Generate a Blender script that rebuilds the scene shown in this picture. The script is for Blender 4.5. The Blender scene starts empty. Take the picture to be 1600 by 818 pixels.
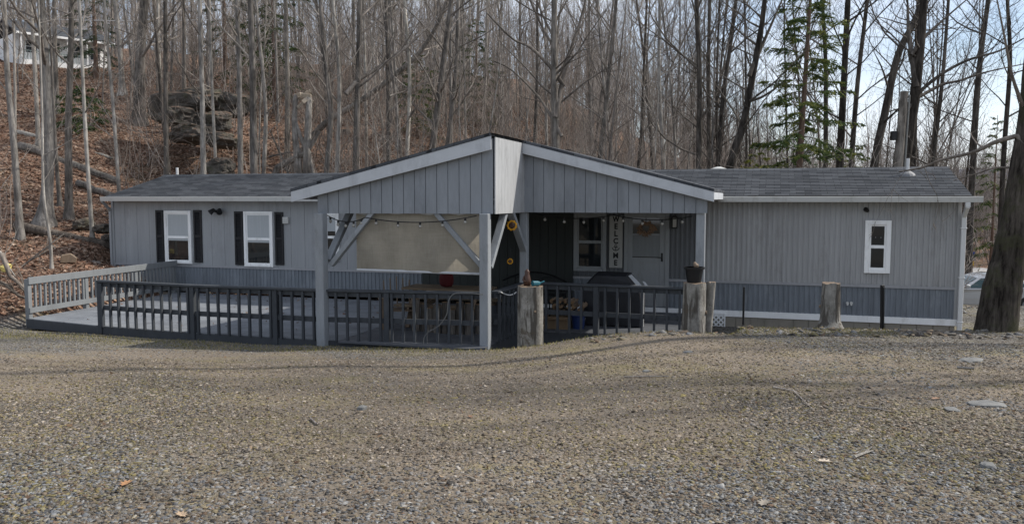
import bpy, bmesh, math, random
import numpy as np
from mathutils import Vector, Matrix, Euler, noise as mnoise

random.seed(7)
RNG = np.random.default_rng(7)
S = bpy.context.scene
COL = S.collection
R = math.radians

# ------------------------------------------------------------------ frames
F, PITCH = 1273.0, 0.078
CP, SP = math.cos(PITCH), math.sin(PITCH)
OX, OY, TH = -11.12, 22.75, -0.304          # left front corner of the home, its heading
CT, ST = math.cos(TH), math.sin(TH)
L = 21.1                                     # length of the home
ZB = -3.0                                    # base level of the home
ZD = -2.55                                   # deck surface


def ray(px, py):
    xc, yc = (px - 800) / F, -(py - 409) / F
    return Vector((xc, yc * SP + CP, yc * CP - SP))


def at(px, py, d):
    """survey point at horizontal distance d"""
    r = ray(px, py)
    return r * (d / r.y)


def hp(px, py, v=0.0):
    """survey point on the plane v metres behind the home's front wall -> (u, z)"""
    r = ray(px, py)
    n = Vector((-ST, CT, 0))
    o = Vector((OX, OY, 0)) + n * v
    t = o.dot(n) / r.dot(n)
    P = r * t - Vector((OX, OY, 0))
    return P.x * CT + P.y * ST, P.z


def hw(u, v, z=0.0):
    return Vector((OX + u * CT - v * ST, OY + u * ST + v * CT, z))


def sstep(a, b, x):
    t = np.clip((x - a) / (b - a), 0, 1)
    return t * t * (3 - 2 * t)


# ------------------------------------------------------------------ terrain height
HP = ([0, 18, 20.2, 21.6, 25.8, 28.7, 38.6, 60, 80, 150, 400], [-2.85, -2.82, -2.74, -2.4, -1.65, -.8, 3.2, 8.6, 13.0, 20, 26])
_ph = RNG.uniform(0, 6.28, (14, 1))
_fr = RNG.normal(0, 1, (14, 2)) * np.array([.35, .35, .5, .5, .8, .8, 1.1, 1.4, 1.8, 2.2, 2.8, 3.3, 4., 5.])[:, None]
_am = .11 / np.linalg.norm(_fr, axis=1).clip(.3) * .35


def wob(x, y):
    s = 0
    for i in range(14):
        s = s + _am[i] * np.sin(_fr[i, 0] * x + _fr[i, 1] * y + _ph[i, 0])
    return s


def gz(x, y):
    x = np.asarray(x, float); y = np.asarray(y, float)
    zl = np.interp(y, [-20, 0, 6, 10, 14, 17, 20], [-1.5, -1.62, -1.85, -2.14, -2.62, -2.75, -2.86])
    zr = np.interp(y, [-20, 0, 6, 10, 12.9, 13.9, 15.5, 17], [-1.5, -1.62, -1.84, -2.0, -2.1, -2.36, -2.87, -2.95])
    zf = zl + (zr - zl) * sstep(-.8, 2.6, x)
    p = -.45 * x + .893 * y
    hill = np.interp(p, HP[0], HP[1])
    a = x / np.maximum(y, 1)
    w = 1 - sstep(-.03, .42, a)
    zrt = np.interp(y, [0, 17, 22, 32, 60, 150, 400], [-2.3, -2.9, -3.1, -4.25, -5, -2, 0])
    zb = hill * w + zrt * (1 - w)
    z = zf + (zb - zf) * sstep(13.8, 18.5, y)
    # left of the drive the hillside comes forward
    lw = sstep(-10.2, -13.5, x) * sstep(10, 16, y)
    z = z + (np.maximum(hill, z) - z) * lw
    u = (x - OX) * CT + (y - OY) * ST
    v = -(x - OX) * ST + (y - OY) * CT
    # excavated pad under deck and home
    inh = np.minimum(np.minimum(u + .1, L + .2 - u), np.minimum(v + .3, 4.7 - v))
    ind = np.minimum(np.minimum(u - 2.2, 16.4 - u), np.minimum(v + 5.1, .5 - v))
    m = np.maximum(sstep(-.9, 0, inh), sstep(-.7, 0, ind))
    z = np.where(m > 0, z + (np.minimum(z, -2.95) - z) * m, z)
    rough = .2 + .65 * sstep(16, 22, y) * 1.6
    return z + wob(x, y) * rough


def gz1(x, y):
    return float(gz(x, y))


# ------------------------------------------------------------------ mesh builder
class MB:
    def __init__(s):
        s.V = []; s.Fc = []; s.C = []

    def quad(s, *p):
        n = len(s.V); s.V += [tuple(q) for q in p]; s.Fc.append(tuple(range(n, n + len(p)))); return s

    def box(s, x0, x1, y0, y1, z0, z1):
        n = len(s.V)
        s.V += [(x, y, z) for z in (z0, z1) for y in (y0, y1) for x in (x0, x1)]
        s.Fc += [tuple(n + i for i in f) for f in ((0, 2, 3, 1), (4, 5, 7, 6), (0, 1, 5, 4), (2, 6, 7, 3), (0, 4, 6, 2), (1, 3, 7, 5))]
        return s

    def bar(s, a, b, w, h, up=(0, 0, 1)):
        """square bar from a to b, w across, h along up"""
        a, b, up = Vector(a), Vector(b), Vector(up)
        d = (b - a).normalized()
        sd = d.cross(up)
        if sd.length < 1e-4: sd = d.cross(Vector((0, 1, 0)))
        sd.normalize(); u2 = sd.cross(d).normalized()
        n = len(s.V)
        for p in (a, b):
            for i, j in ((-1, -1), (1, -1), (1, 1), (-1, 1)):
                s.V.append(tuple(p + sd * (i * w / 2) + u2 * (j * h / 2)))
        s.Fc += [tuple(n + i for i in f) for f in ((3, 2, 1, 0), (4, 5, 6, 7), (0, 1, 5, 4), (1, 2, 6, 5), (2, 3, 7, 6), (3, 0, 4, 7))]
        return s

    def tube(s, pts, rad, n=6, cap=True):
        pts = [Vector(p) for p in pts]
        if not hasattr(rad, '__len__'): rad = [rad] * len(pts)
        base = len(s.V)
        sd = None
        for i, p in enumerate(pts):
            d = (pts[min(i + 1, len(pts) - 1)] - pts[max(i - 1, 0)])
            if d.length < 1e-9: d = Vector((0, 0, 1))
            d.normalize()
            if sd is None:
                sd = d.orthogonal().normalized()
            else:
                sd = sd - d * sd.dot(d)
                sd = sd.normalized() if sd.length > 1e-6 else d.orthogonal().normalized()
            t = d.cross(sd)
            for k in range(n):
                a = 2 * math.pi * k / n
                s.V.append(tuple(p + (sd * math.cos(a) + t * math.sin(a)) * rad[i]))
        for i in range(len(pts) - 1):
            for k in range(n):
                k2 = (k + 1) % n
                s.Fc.append((base + i * n + k, base + i * n + k2, base + (i + 1) * n + k2, base + (i + 1) * n + k))
        if cap:
            s.Fc.append(tuple(base + k for k in reversed(range(n))))
            e = base + (len(pts) - 1) * n
            s.Fc.append(tuple(e + k for k in range(n)))
        return s

    def prism(s, poly, axis, a, b):
        """poly: 2d points; extruded along axis ('y': pts are x,z; 'z': x,y; 'x': y,z)"""
        n = len(s.V); m = len(poly)
        for t in (a, b):
            for p, q in poly:
                s.V.append((p, t, q) if axis == 'y' else (p, q, t) if axis == 'z' else (t, p, q))
        s.Fc.append(tuple(range(n, n + m))); s.Fc.append(tuple(range(n + 2 * m - 1, n + m - 1, -1)))
        for i in range(m):
            j = (i + 1) % m
            s.Fc.append((n + i, n + m + i, n + m + j, n + j))
        return s

    def mesh(s, name, mat, off=(0, 0, 0), smooth=False, bevel=0):
        me = bpy.data.meshes.new(name)
        o = off
        me.from_pydata([(v[0] - o[0], v[1] - o[1], v[2] - o[2]) for v in s.V], [], s.Fc)
        if s.C:
            at_ = me.color_attributes.new('col', 'FLOAT_COLOR', 'POINT')
            at_.data.foreach_set('color', np.array(s.C, 'f').ravel())
        bm = bmesh.new(); bm.from_mesh(me)
        bmesh.ops.recalc_face_normals(bm, faces=bm.faces)
        if bevel:
            ed = [e for e in bm.edges if e.is_manifold and e.calc_face_angle(0) > .6]
            bmesh.ops.bevel(bm, geom=ed, offset=bevel, segments=1, affect='EDGES')
        bm.to_mesh(me); bm.free()
        me.materials.append(mat)
        if smooth:
            me.polygons.foreach_set('use_smooth', [True] * len(me.polygons))
        return me

    def build(s, name, mat, parent=None, loc=(0, 0, 0), rz=0, off=(0, 0, 0), smooth=False, bevel=0):
        ob = bpy.data.objects.new(name, s.mesh(name, mat, off, smooth, bevel))
        COL.objects.link(ob)
        ob.location = loc; ob.rotation_euler = (0, 0, rz)
        if parent: ob.parent = parent
        return ob


def np_mesh(name, V, Fq, mat, col=None, smooth=False):
    """big mesh straight from arrays (Fq: n x k)"""
    me = bpy.data.meshes.new(name)
    k = Fq.shape[1]
    me.vertices.add(len(V)); me.vertices.foreach_set('co', V.astype('f').ravel())
    me.loops.add(Fq.size); me.loops.foreach_set('vertex_index', Fq.astype('i').ravel())
    me.polygons.add(len(Fq)); me.polygons.foreach_set('loop_start', np.arange(0, Fq.size, k, dtype='i'))
    me.update(calc_edges=True)
    if col is not None:
        a = me.color_attributes.new('col', 'FLOAT_COLOR', 'POINT')
        a.data.foreach_set('color', np.c_[col, np.ones(len(col))].astype('f').ravel())
    me.materials.append(mat)
    if smooth: me.polygons.foreach_set('use_smooth', [True] * len(me.polygons))
    ob = bpy.data.objects.new(name, me); COL.objects.link(ob)
    return ob


def tag(o, label=None, cat=None, group=None, kind=None):
    if label: o['label'] = label
    if cat: o['category'] = cat
    if group: o['group'] = group
    if kind: o['kind'] = kind
    return o


def empty(name, loc, rz=0, label=None, cat=None, group=None):
    o = bpy.data.objects.new(name, None); COL.objects.link(o)
    o.location = loc; o.rotation_euler = (0, 0, rz); o.empty_display_size = .2
    return tag(o, label, cat, group)


def copy_tree(o, parent=None):
    c = o.copy(); COL.objects.link(c); c.parent = parent
    for ch in list(o.children): copy_tree(ch, c)
    return c


# ------------------------------------------------------------------ materials
MATS = {}


class NT:
    def __init__(s, name):
        s.m = bpy.data.materials.new(name); s.m.use_nodes = True
        s.t = s.m.node_tree; s.n = s.t.nodes; s.l = s.t.links
        s.b = s.n['Principled BSDF']
        s.tc = s.n.new('ShaderNodeTexCoord')
        s.co = s.tc.outputs['Object']

    def add(s, typ, **kw):
        n = s.n.new(typ)
        for k, v in kw.items():
            if k.startswith('_'): setattr(n, k[1:], v)
            else:
                n.inputs[k.replace('__', ' ')].default_value = v
        return n

    def scaled(s, sc, src=None):
        m = s.add('ShaderNodeMapping'); m.inputs['Scale'].default_value = sc
        s.l.new(src or s.co, m.inputs['Vector']); return m.outputs[0]

    def noise(s, scale, detail=4, rough=.6, vec=None, out='Fac'):
        n = s.add('ShaderNodeTexNoise'); n.inputs['Scale'].default_value = scale
        n.inputs['Detail'].default_value = detail; n.inputs['Roughness'].default_value = rough
        s.l.new(vec or s.co, n.inputs['Vector']); return n.outputs[out]

    def ramp(s, fac, stops):
        r = s.add('ShaderNodeValToRGB'); e = r.color_ramp.elements
        while len(e) < len(stops): e.new(.5)
        for el, (p, c) in zip(e, stops):
            el.position = p; el.color = (*c, 1) if len(c) == 3 else c
        s.l.new(fac, r.inputs[0]); return r.outputs[0]

    def mix(s, fac, a, b, mode='MIX'):
        m = s.add('ShaderNodeMix', _data_type='RGBA', _blend_type=mode)
        for i, x in ((0, fac), (6, a), (7, b)):
            if isinstance(x, (int, float)): m.inputs[i].default_value = x
            elif isinstance(x, tuple): m.inputs[i].default_value = (*x[:3], 1)
            else: s.l.new(x, m.inputs[i])
        return m.outputs[2]

    def bump(s, h, strength, dist=.02):
        b = s.add('ShaderNodeBump'); b.inputs['Strength'].default_value = strength; b.inputs['Distance'].default_value = dist
        s.l.new(h, b.inputs['Height']); s.l.new(b.outputs[0], s.b.inputs['Normal'])

    def done(s, col, rough=.8, spec=.3, metal=0):
        if isinstance(col, tuple): s.b.inputs['Base Color'].default_value = (*col, 1)
        else: s.l.new(col, s.b.inputs['Base Color'])
        s.b.inputs['Roughness'].default_value = rough
        s.b.inputs['Specular IOR Level'].default_value = spec
        s.b.inputs['Metallic'].default_value = metal
        return s.m


def paint(name, c, var=.2, scale=2.0, stretch=(1, 1, .25), rough=.65, bump=.15, spec=.3, stain=None, metal=0):
    """weathered paint: streaky broad variation plus fine grain and stains"""
    if name in MATS: return MATS[name]
    t = NT(name)
    v = t.scaled(stretch)
    a = t.noise(scale, 6, .65, v); b = t.noise(scale * 9, 3, .7, v)
    lo = tuple(x * (1 - var) for x in c); hi = tuple(min(1, x * (1 + var)) for x in c)
    col = t.ramp(a, [(.3, lo), (.7, hi)])
    col = t.mix(.35, col, t.ramp(b, [(.3, lo), (.7, hi)]))
    if stain:
        f = t.ramp(t.noise(scale * .9, 8, .75, t.scaled((1.3, 1.3, .5))), [(.52, (0, 0, 0)), (.72, (.8, .8, .8))])
        col = t.mix(f, col, stain)
    t.bump(b, bump, .01)
    MATS[name] = t.done(col, rough, spec, metal)
    return MATS[name]


def bark(name, c1, c2, moss=None):
    t = NT(name)
    v = t.scaled((1, 1, .16))
    oi = t.add('ShaderNodeObjectInfo')
    a = t.noise(14, 5, .7, v); b = t.noise(1.1, 4, .6)
    col = t.ramp(a, [(.35, c1), (.65, c2)])
    patch = t.ramp(b, [(.4, (.55, .55, .55)), (.65, (1.15, 1.15, 1.15))])
    col = t.mix(1, col, patch, 'MULTIPLY')
    rr = t.ramp(oi.outputs['Random'], [(0, (.6, .58, .56)), (.5, (1, 1, 1)), (1, (1.35, 1.33, 1.28))])
    col = t.mix(1, col, rr, 'MULTIPLY')
    if moss:
        f = t.ramp(t.noise(2.4, 6, .7), [(.48, (0, 0, 0)), (.62, (.9, .9, .9))])
        col = t.mix(f, col, moss)
    t.bump(a, .9, .03)
    return t.done(col, .95, .1)


def vcol(name, rough=.85, trans=0, spec=.2, jitter=None):
    t = NT(name)
    a = t.add('ShaderNodeVertexColor', _layer_name='col')
    col = a.outputs[0]
    if jitter:
        col = t.mix(1, col, t.ramp(t.noise(jitter, 4, .7), [(.3, (.6, .6, .6)), (.7, (1.3, 1.3, 1.3))]), 'MULTIPLY')
    m = t.done(col, rough, spec)
    if trans:
        tr = t.add('ShaderNodeBsdfTranslucent'); t.l.new(col, tr.inputs[0])
        mx = t.add('ShaderNodeMixShader'); mx.inputs[0].default_value = trans
        t.l.new(t.b.outputs[0], mx.inputs[1]); t.l.new(tr.outputs[0], mx.inputs[2])
        t.l.new(mx.outputs[0], t.n['Material Output'].inputs[0])
    return m


M_wall = paint('panel_paint', (.29, .297, .305), .17, 1.1, (2.6, 1, .16), stain=(.19, .19, .195))
M_corr = paint('corrugated_paint', (.33, .33, .33), .17, 1.1, (2.6, 1, .16), stain=(.2, .19, .18), rough=.5)
M_skirt = paint('blue_skirt_paint', (.165, .183, .205), .3, 1.8, (2.6, 1, .2), stain=(.28, .3, .32), rough=.5)
M_beige = paint('beige_skirting', (.26, .235, .195), .12, 1.5, stain=(.12, .11, .09))
M_white = paint('white_trim_paint', (.82, .82, .81), .06, 2, stain=(.5, .49, .46), rough=.5)
M_gutter = paint('gutter_paint', (.52, .52, .5), .08, 2, (.3, 1, 1), stain=(.3, .29, .26), rough=.45)
M_fascia = paint('fascia_paint', (.46, .475, .495), .1, 1.5, (.5, 1, 1), stain=(.3, .31, .325))
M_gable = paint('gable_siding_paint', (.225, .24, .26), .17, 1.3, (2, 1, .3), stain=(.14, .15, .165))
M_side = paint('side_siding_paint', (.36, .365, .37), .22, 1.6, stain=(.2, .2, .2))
M_post = paint('post_paint', (.25, .265, .28), .2, 2.5, stain=(.14, .145, .15))
M_rail = paint('slate_rail_paint', (.044, .049, .056), .22, 3, stain=(.075, .08, .085))
M_rail2 = paint('grey_rail_paint', (.185, .195, .2), .16, 3, stain=(.14, .145, .15))
M_shutter = paint('black_shutter_paint', (.012, .012, .014), .2, 3, rough=.5)
M_black = paint('black_metal', (.012, .012, .013), .2, 5, rough=.45)
M_cover = paint('black_vinyl', (.018, .019, .023), .3, 4, (1, 1, 1), rough=.55, bump=.5)
M_dark = paint('dark_backing', (.02, .02, .022), .1, 2)
M_silver = paint('galvanised_metal', (.2, .2, .205), .3, 6, (1, 1, 1), rough=.6, metal=.3)
M_pvc = paint('white_plastic', (.6, .6, .59), .05, 3, rough=.4)
M_curtain = paint('white_curtain', (.4, .42, .43), .12, 5, (6, 6, .2), rough=.9)
M_wood = paint('raw_wood', (.2, .15, .1), .25, 3, stain=(.2, .14, .09))
M_oldwood = paint('old_wood', (.2, .145, .1), .3, 3, stain=(.1, .08, .06))
M_cut = paint('cut_log_end', (.2, .125, .065), .25, 9, (1, 1, 1))
M_red = paint('faded_red_fabric', (.075, .008, .01), .2, 5, (1, 1, 1), rough=.8)
M_card = paint('cardboard', (.2, .14, .085), .12, 3)
M_blue = paint('blue_plastic', (.012, .03, .11), .15, 3, rough=.4)
M_teal = paint('teal_plastic', (.015, .1, .13), .15, 3, rough=.4)
M_brown = paint('brown_ceramic', (.06, .03, .02), .3, 6, rough=.4)
M_yellow = paint('sunflower_yellow', (.75, .36, .02), .25, 8, (1, 1, 1))
M_orange = paint('autumn_wreath', (.2, .12, .07), .5, 14, (1, 1, 1))
M_rope = paint('grey_cord', (.3, .3, .29), .1, 3)
M_bulb = paint('bulb_glass', (.3, .29, .26), .05, 3, rough=.15, spec=.6)
M_letter = paint('sign_letter_paint', (.015, .015, .016), .1, 4)
M_sign = paint('sign_board', (.36, .355, .335), .14, 3, stain=(.35, .33, .3))

t = NT('window_glass')
t.b.inputs['Roughness'].default_value = .04
M_glass = t.done((.015, .018, .02), .04, .6)
t = NT('clear_glass')
M_clear = t.done((.55, .6, .58), .03, .5); t.b.inputs['Transmission Weight'].default_value = .9

# tan roll shade: fine woven lines, slightly translucent
t = NT('woven_shade')
w1 = t.noise(3, 3, .6, t.scaled((1, 1, 40))); w2 = t.noise(3, 3, .6, t.scaled((34, 34, 1))); w3 = t.noise(1.2, 5, .6)
c = t.ramp(w1, [(.3, (.41, .37, .3)), (.7, (.54, .495, .415))])
c = t.mix(.5, c, t.ramp(w2, [(.3, (.41, .37, .305)), (.7, (.55, .505, .425))]))
c = t.mix(1, c, t.ramp(w3, [(.3, (.66, .66, .66)), (.7, (1.1, 1.08, 1.05))]), 'MULTIPLY')
M_shade = t.done(c, .9, .1)
tr = t.add('ShaderNodeBsdfTranslucent'); t.l.new(c, tr.inputs[0])
mx = t.add('ShaderNodeMixShader'); mx.inputs[0].default_value = .45
t.l.new(t.b.outputs[0], mx.inputs[1]); t.l.new(tr.outputs[0], mx.inputs[2]); t.l.new(mx.outputs[0], t.n['Material Output'].inputs[0])

# shingles: tabs by a brick pattern in roof coordinates
t = NT('asphalt_shingles')
sep = t.add('ShaderNodeSeparateXYZ'); t.l.new(t.co, sep.inputs[0])
cmb = t.add('ShaderNodeCombineXYZ'); t.l.new(sep.outputs[0], cmb.inputs[0]); t.l.new(sep.outputs[1], cmb.inputs[1])
br = t.add('ShaderNodeTexBrick'); br.inputs['Scale'].default_value = 1
br.inputs['Brick Width'].default_value = .31; br.inputs['Row Height'].default_value = .1333
br.inputs['Mortar Size'].default_value = .006; br.inputs['Bias'].default_value = 0
br.inputs['Color1'].default_value = (.042, .046, .053, 1); br.inputs['Color2'].default_value = (.09, .096, .106, 1); br.inputs['Mortar'].default_value = (.02, .022, .025, 1)
br.offset = .43
t.l.new(cmb.outputs[0], br.inputs['Vector'])
g = t.ramp(t.noise(160, 2, .8), [(.3, (.6, .6, .6)), (.7, (1.4, 1.4, 1.4))])
c = t.mix(1, br.outputs['Color'], g, 'MULTIPLY')
c = t.mix(1, c, t.ramp(t.noise(.9, 5, .65), [(.3, (.86, .87, .88)), (.7, (1.12, 1.11, 1.1))]), 'MULTIPLY')
t.bump(g, .4, .004)
M_shingle = t.done(c, .92, .2)

# deck boards
t = NT('deck_boards')
sep = t.add('ShaderNodeSeparateXYZ'); t.l.new(t.co, sep.inputs[0])
cmb = t.add('ShaderNodeCombineXYZ'); t.l.new(sep.outputs[0], cmb.inputs[0]); t.l.new(sep.outputs[1], cmb.inputs[1])
br = t.add('ShaderNodeTexBrick'); br.inputs['Scale'].default_value = 1
br.inputs['Brick Width'].default_value = 3.6; br.inputs['Row Height'].default_value = .145; br.inputs['Mortar Size'].default_value = .006
br.inputs['Color1'].default_value = (.18, .193, .21, 1); br.inputs['Color2'].default_value = (.215, .228, .243, 1); br.inputs['Mortar'].default_value = (.05, .05, .055, 1)
t.l.new(cmb.outputs[0], br.inputs['Vector'])
c = t.mix(1, br.outputs['Color'], t.ramp(t.noise(1.3, 7, .7), [(.3, (.6, .6, .62)), (.7, (1.2, 1.2, 1.19))]), 'MULTIPLY')
M_deck = t.done(c, .7, .3)

# ground: gravel / dust / moss on the drive, leaf mould on the hill, mixed by painted weight
t = NT('gravel_and_leaf_ground')
vc = t.add('ShaderNodeVertexColor', _layer_name='col')
sepc = t.add('ShaderNodeSeparateColor'); t.l.new(vc.outputs[0], sepc.inputs[0])


def voro(scale, out='Color'):
    v = t.add('ShaderNodeTexVoronoi'); v.inputs['Scale'].default_value = scale; t.l.new(wv, v.inputs['Vector']); return v


wn = t.noise(9, 3, .6, out='Color')
wv = t.mix(.035, t.co, wn)
v1 = voro(26); v2 = voro(60); v3 = voro(13)
h1 = t.ramp(v1.outputs['Distance'], [(0, (1, 1, 1)), (.6, (0, 0, 0))])


def stonecol(v):
    s_ = t.add('ShaderNodeSeparateColor'); t.l.new(v.outputs['Color'], s_.inputs[0])
    return t.ramp(s_.outputs[0], [(0, (.11, .112, .115)), (.25, (.2, .2, .2)), (.5, (.27, .255, .23)), (.7, (.2, .165, .125)), (.86, (.32, .31, .285)), (1, (.44, .43, .4))])


gc = t.mix(.55, stonecol(v1), stonecol(v2))
gc = t.mix(.35, gc, t.mix(t.noise(70, 3, .8), (.1, .088, .075), (.29, .262, .225)))
gc = t.mix(t.ramp(v1.outputs['Distance'], [(.3, (0, 0, 0)), (.6, (.9, .9, .9))]), gc, (.06, .054, .046))
dust = t.mix(1, t.ramp(sepc.outputs[1], [(.12, (0, 0, 0)), (.6, (1, 1, 1))]), t.ramp(t.noise(20, 6, .8), [(.34, (.1, .1, .1)), (.56, (1, 1, 1))]), 'MULTIPLY')
dcol = t.mix(t.noise(30, 4, .7), (.125, .1, .075), (.27, .222, .17))
gc = t.mix(dust, gc, dcol)
moss = t.ramp(t.noise(.8, 7, .7, t.scaled((1, 1.6, 1))), [(.5, (0, 0, 0)), (.66, (.75, .75, .75))])
gc = t.mix(t.mix(1, moss, t.ramp(t.noise(45, 3, .7), [(.4, (.2, .2, .2)), (.6, (1, 1, 1))]), 'MULTIPLY'), gc, (.19, .165, .06))
gc = t.mix(1, gc, t.ramp(t.noise(.35, 4, .6, t.scaled((.6, 1.8, 1))), [(.35, (.68, .69, .71)), (.65, (1.18, 1.16, 1.12))]), 'MULTIPLY')
lf = voro(17)
s_ = t.add('ShaderNodeSeparateColor'); t.l.new(lf.outputs['Color'], s_.inputs[0])
lc = t.ramp(s_.outputs[0], [(0, (.065, .045, .034)), (.3, (.16, .098, .069)), (.55, (.23, .14, .098)), (.8, (.3, .205, .15)), (1, (.4, .31, .24))])
lc = t.mix(1, lc, t.ramp(t.noise(.5, 6, .7), [(.3, (.5, .5, .5)), (.7, (1.2, 1.15, 1.1))]), 'MULTIPLY')
lc = t.mix(t.ramp(t.noise(.23, 6, .7), [(.55, (0, 0, 0)), (.7, (.5, .5, .5))]), lc, (.07, .075, .03))
col = t.mix(sepc.outputs[0], lc, gc)
t.bump(t.mix(.5, v1.outputs['Distance'], lf.outputs['Distance']), .7, -.03)
M_ground = t.done(col, .95, .15)

M_stone = vcol('loose_stone', .95, spec=.04, jitter=60)
M_leaf = vcol('dry_leaf', .85, .25)
M_needle = vcol('evergreen_needles', .7, .25)
M_grass = vcol('dry_grass', .8, .25)
M_barkg = bark('grey_bark', (.165, .152, .138), (.42, .395, .365))
M_barkd = bark('dark_bark', (.085, .076, .067), (.26, .236, .213))
M_barkl = bark('pale_bark', (.24, .225, .2), (.48, .45, .41))
M_barkm = bark('mossy_dark_bark', (.022, .018, .015), (.135, .117, .1), (.05, .05, .028))
M_barkb = bark('backlit_bark', (.035, .03, .026), (.13, .115, .102))  # bark darkened so the colour itself carries the shade against bright sky
M_twigb = bark('backlit_twig', (.075, .065, .056), (.19, .168, .15))  # twigs of the same trees, backlit shade put into their colour
M_twig = bark('twig_bark', (.2, .175, .155), (.42, .38, .342))
t = NT('stump_bark')
a = t.noise(7, 7, .72, t.scaled((1, 1, .55))); b = t.noise(34, 4, .75, t.scaled((1, 1, .5)))
c = t.ramp(a, [(.3, (.1, .094, .082)), (.5, (.22, .207, .185)), (.7, (.34, .325, .295))])
c = t.mix(t.ramp(b, [(.6, (0, 0, 0)), (.72, (.85, .85, .85))]), c, (.07, .06, .05))
ck = t.ramp(t.noise(9, 3, .6, t.scaled((1, 1, .12))), [(.56, (0, 0, 0)), (.62, (.9, .9, .9))])
c = t.mix(ck, c, (.075, .066, .056))
pb = t.ramp(t.noise(3.2, 5, .7), [(.56, (0, 0, 0)), (.62, (.8, .8, .8))])
c = t.mix(pb, c, (.1, .08, .06))
t.bump(t.mix(.5, b, ck), 1, .03)
M_stump = t.done(c, .95, .1)
M_logb = bark('log_bark', (.12, .10, .085), (.3, .26, .225))

t = NT('mossy_rock')
a = t.noise(1.6, 8, .7); b = t.noise(2.2, 5, .6)
c = t.ramp(a, [(.3, (.05, .044, .038)), (.7, (.165, .15, .132))])
c = t.mix(t.ramp(b, [(.5, (0, 0, 0)), (.7, (.7, .7, .7))]), c, (.085, .085, .05))
geo = t.add('ShaderNodeNewGeometry'); sn_ = t.add('ShaderNodeSeparateXYZ'); t.l.new(geo.outputs['Normal'], sn_.inputs[0])
lv_ = t.mix(1, t.ramp(sn_.outputs[2], [(.55, (0, 0, 0)), (.85, (1, 1, 1))]), t.ramp(t.noise(3, 5, .7), [(.4, (0, 0, 0)), (.6, (.9, .9, .9))]), 'MULTIPLY')
c = t.mix(lv_, c, (.15, .095, .065))
t.bump(a, 1, .15)
M_rock = t.done(c, .95, .15)
t = NT('slate_slab')
a = t.noise(6, 8, .7)
t.bump(a, .6, .02)
M_slab = t.done(t.ramp(a, [(.3, (.12, .122, .12)), (.7, (.24, .235, .222))]), .9, .2)

# ------------------------------------------------------------------ setting: ground
xs = np.unique(np.concatenate([np.linspace(-160, -40, 25), np.linspace(-40, -14, 66), np.linspace(-14, 14, 190), np.linspace(14, 45, 70), np.linspace(45, 400, 40), np.linspace(-400, -160, 12)]))
ys = np.unique(np.concatenate([np.linspace(-12, 2, 12), np.linspace(2, 26, 170), np.linspace(26, 70, 110), np.linspace(70, 160, 45), np.linspace(160, 900, 25)]))
GX, GY = np.meshgrid(xs, ys)
GZ = gz(GX, GY)
gv = np.c_[GX.ravel(), GY.ravel(), GZ.ravel()]
ny, nx = GX.shape
ii = (np.arange(ny - 1)[:, None] * nx + np.arange(nx - 1)[None]).ravel()
gf = np.c_[ii, ii + 1, ii + nx + 1, ii + nx]


def gravel_w(x, y):
    n = wob(x * 1.7 + 3, y * 1.7) * 6
    p = -.45 * x + .893 * y
    g = 1 - sstep(19.5, 20.1, p + n * .45)
    g = np.maximum(g, sstep(8.5, 9.5, x + n * .5) * (1 - sstep(34, 40, y)))
    g = np.where((y < 15) & (x > -10), 1, g)
    return g




def dirt_w(x, y):
    b = np.exp(-((y - 9.3 + .16 * x) / 2.0) ** 2) * sstep(-4.5, -.5, x) * .75
    b = b + .55 * np.exp(-((y - 5.2) / 1.3) ** 2) * sstep(1.2, 3.2, x) + .5 * np.exp(-((y - 12) / 1.2) ** 2) * sstep(-7, 0, x) * (1 - sstep(3, 6, x))
    b = b + wob(x * .8 + 4, y * 1.9 + 2) * 5.0 + wob(x * 2.1, y * 3.6 + 7) * 3.5
    return np.clip(b * .95 - .25, 0, 1) * (y < 16)


gw = gravel_w(gv[:, 0], gv[:, 1])
gd = dirt_w(gv[:, 0], gv[:, 1])
ground = np_mesh('ground', gv, gf, M_ground, np.c_[gw, gd, gw], smooth=True)
tag(ground, kind='structure')

# distant wooded hills on the right
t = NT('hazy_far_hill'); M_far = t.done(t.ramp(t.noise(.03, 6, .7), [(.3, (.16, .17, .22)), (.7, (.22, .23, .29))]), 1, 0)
m = MB()
for k in range(60):
    for j, (yy, hh) in enumerate(((520, 0), (600, 1), (760, 1.05))):
        x = -300 + k * 18
        hgt = 14 + 9 * math.sin(k * .21) + 6 * math.sin(k * .53 + 1)
        m.V.append((x, yy, -6 + hh * hgt))
for k in range(59):
    for j in range(2):
        m.Fc.append((k * 3 + j, k * 3 + 3 + j, k * 3 + 4 + j, k * 3 + 1 + j))
tag(m.build('hills', M_far, smooth=True), kind='structure')
# pale road beyond the parked car
m = MB()
xr = [14 + k * 3 for k in range(30)]
for k in range(29):
    q = []
    for (x, y) in ((xr[k], 50), (xr[k + 1], 50), (xr[k + 1], 56), (xr[k], 56)):
        q.append((x, y, gz1(x, y) + .12))
    m.quad(*q)
tag(m.build('road', paint('pale_road', (.34, .33, .32), .15, 1, (1, 1, 1), rough=.9)), kind='structure')

# ------------------------------------------------------------------ loose gravel, leaves, grass (stuff)
ST_COL = np.array([(.1, .102, .105), (.145, .15, .155), (.19, .194, .198), (.225, .226, .222), (.125, .102, .08), (.17, .135, .1), (.29, .285, .27), (.065, .063, .062), (.21, .172, .128), (.155, .16, .168), (.14, .115, .088), (.17, .165, .155), (.24, .2, .125), (.15, .105, .075), (.05, .047, .045), (.2, .185, .16)])
CUBE_V = np.array([(x, y, z) for z in (-1, 1) for y in (-1, 1) for x in (-1, 1)], float)
CUBE_F = np.array([(0, 2, 3, 1), (4, 5, 7, 6), (0, 1, 5, 4), (2, 6, 7, 3), (0, 4, 6, 2), (1, 3, 7, 5)])


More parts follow.
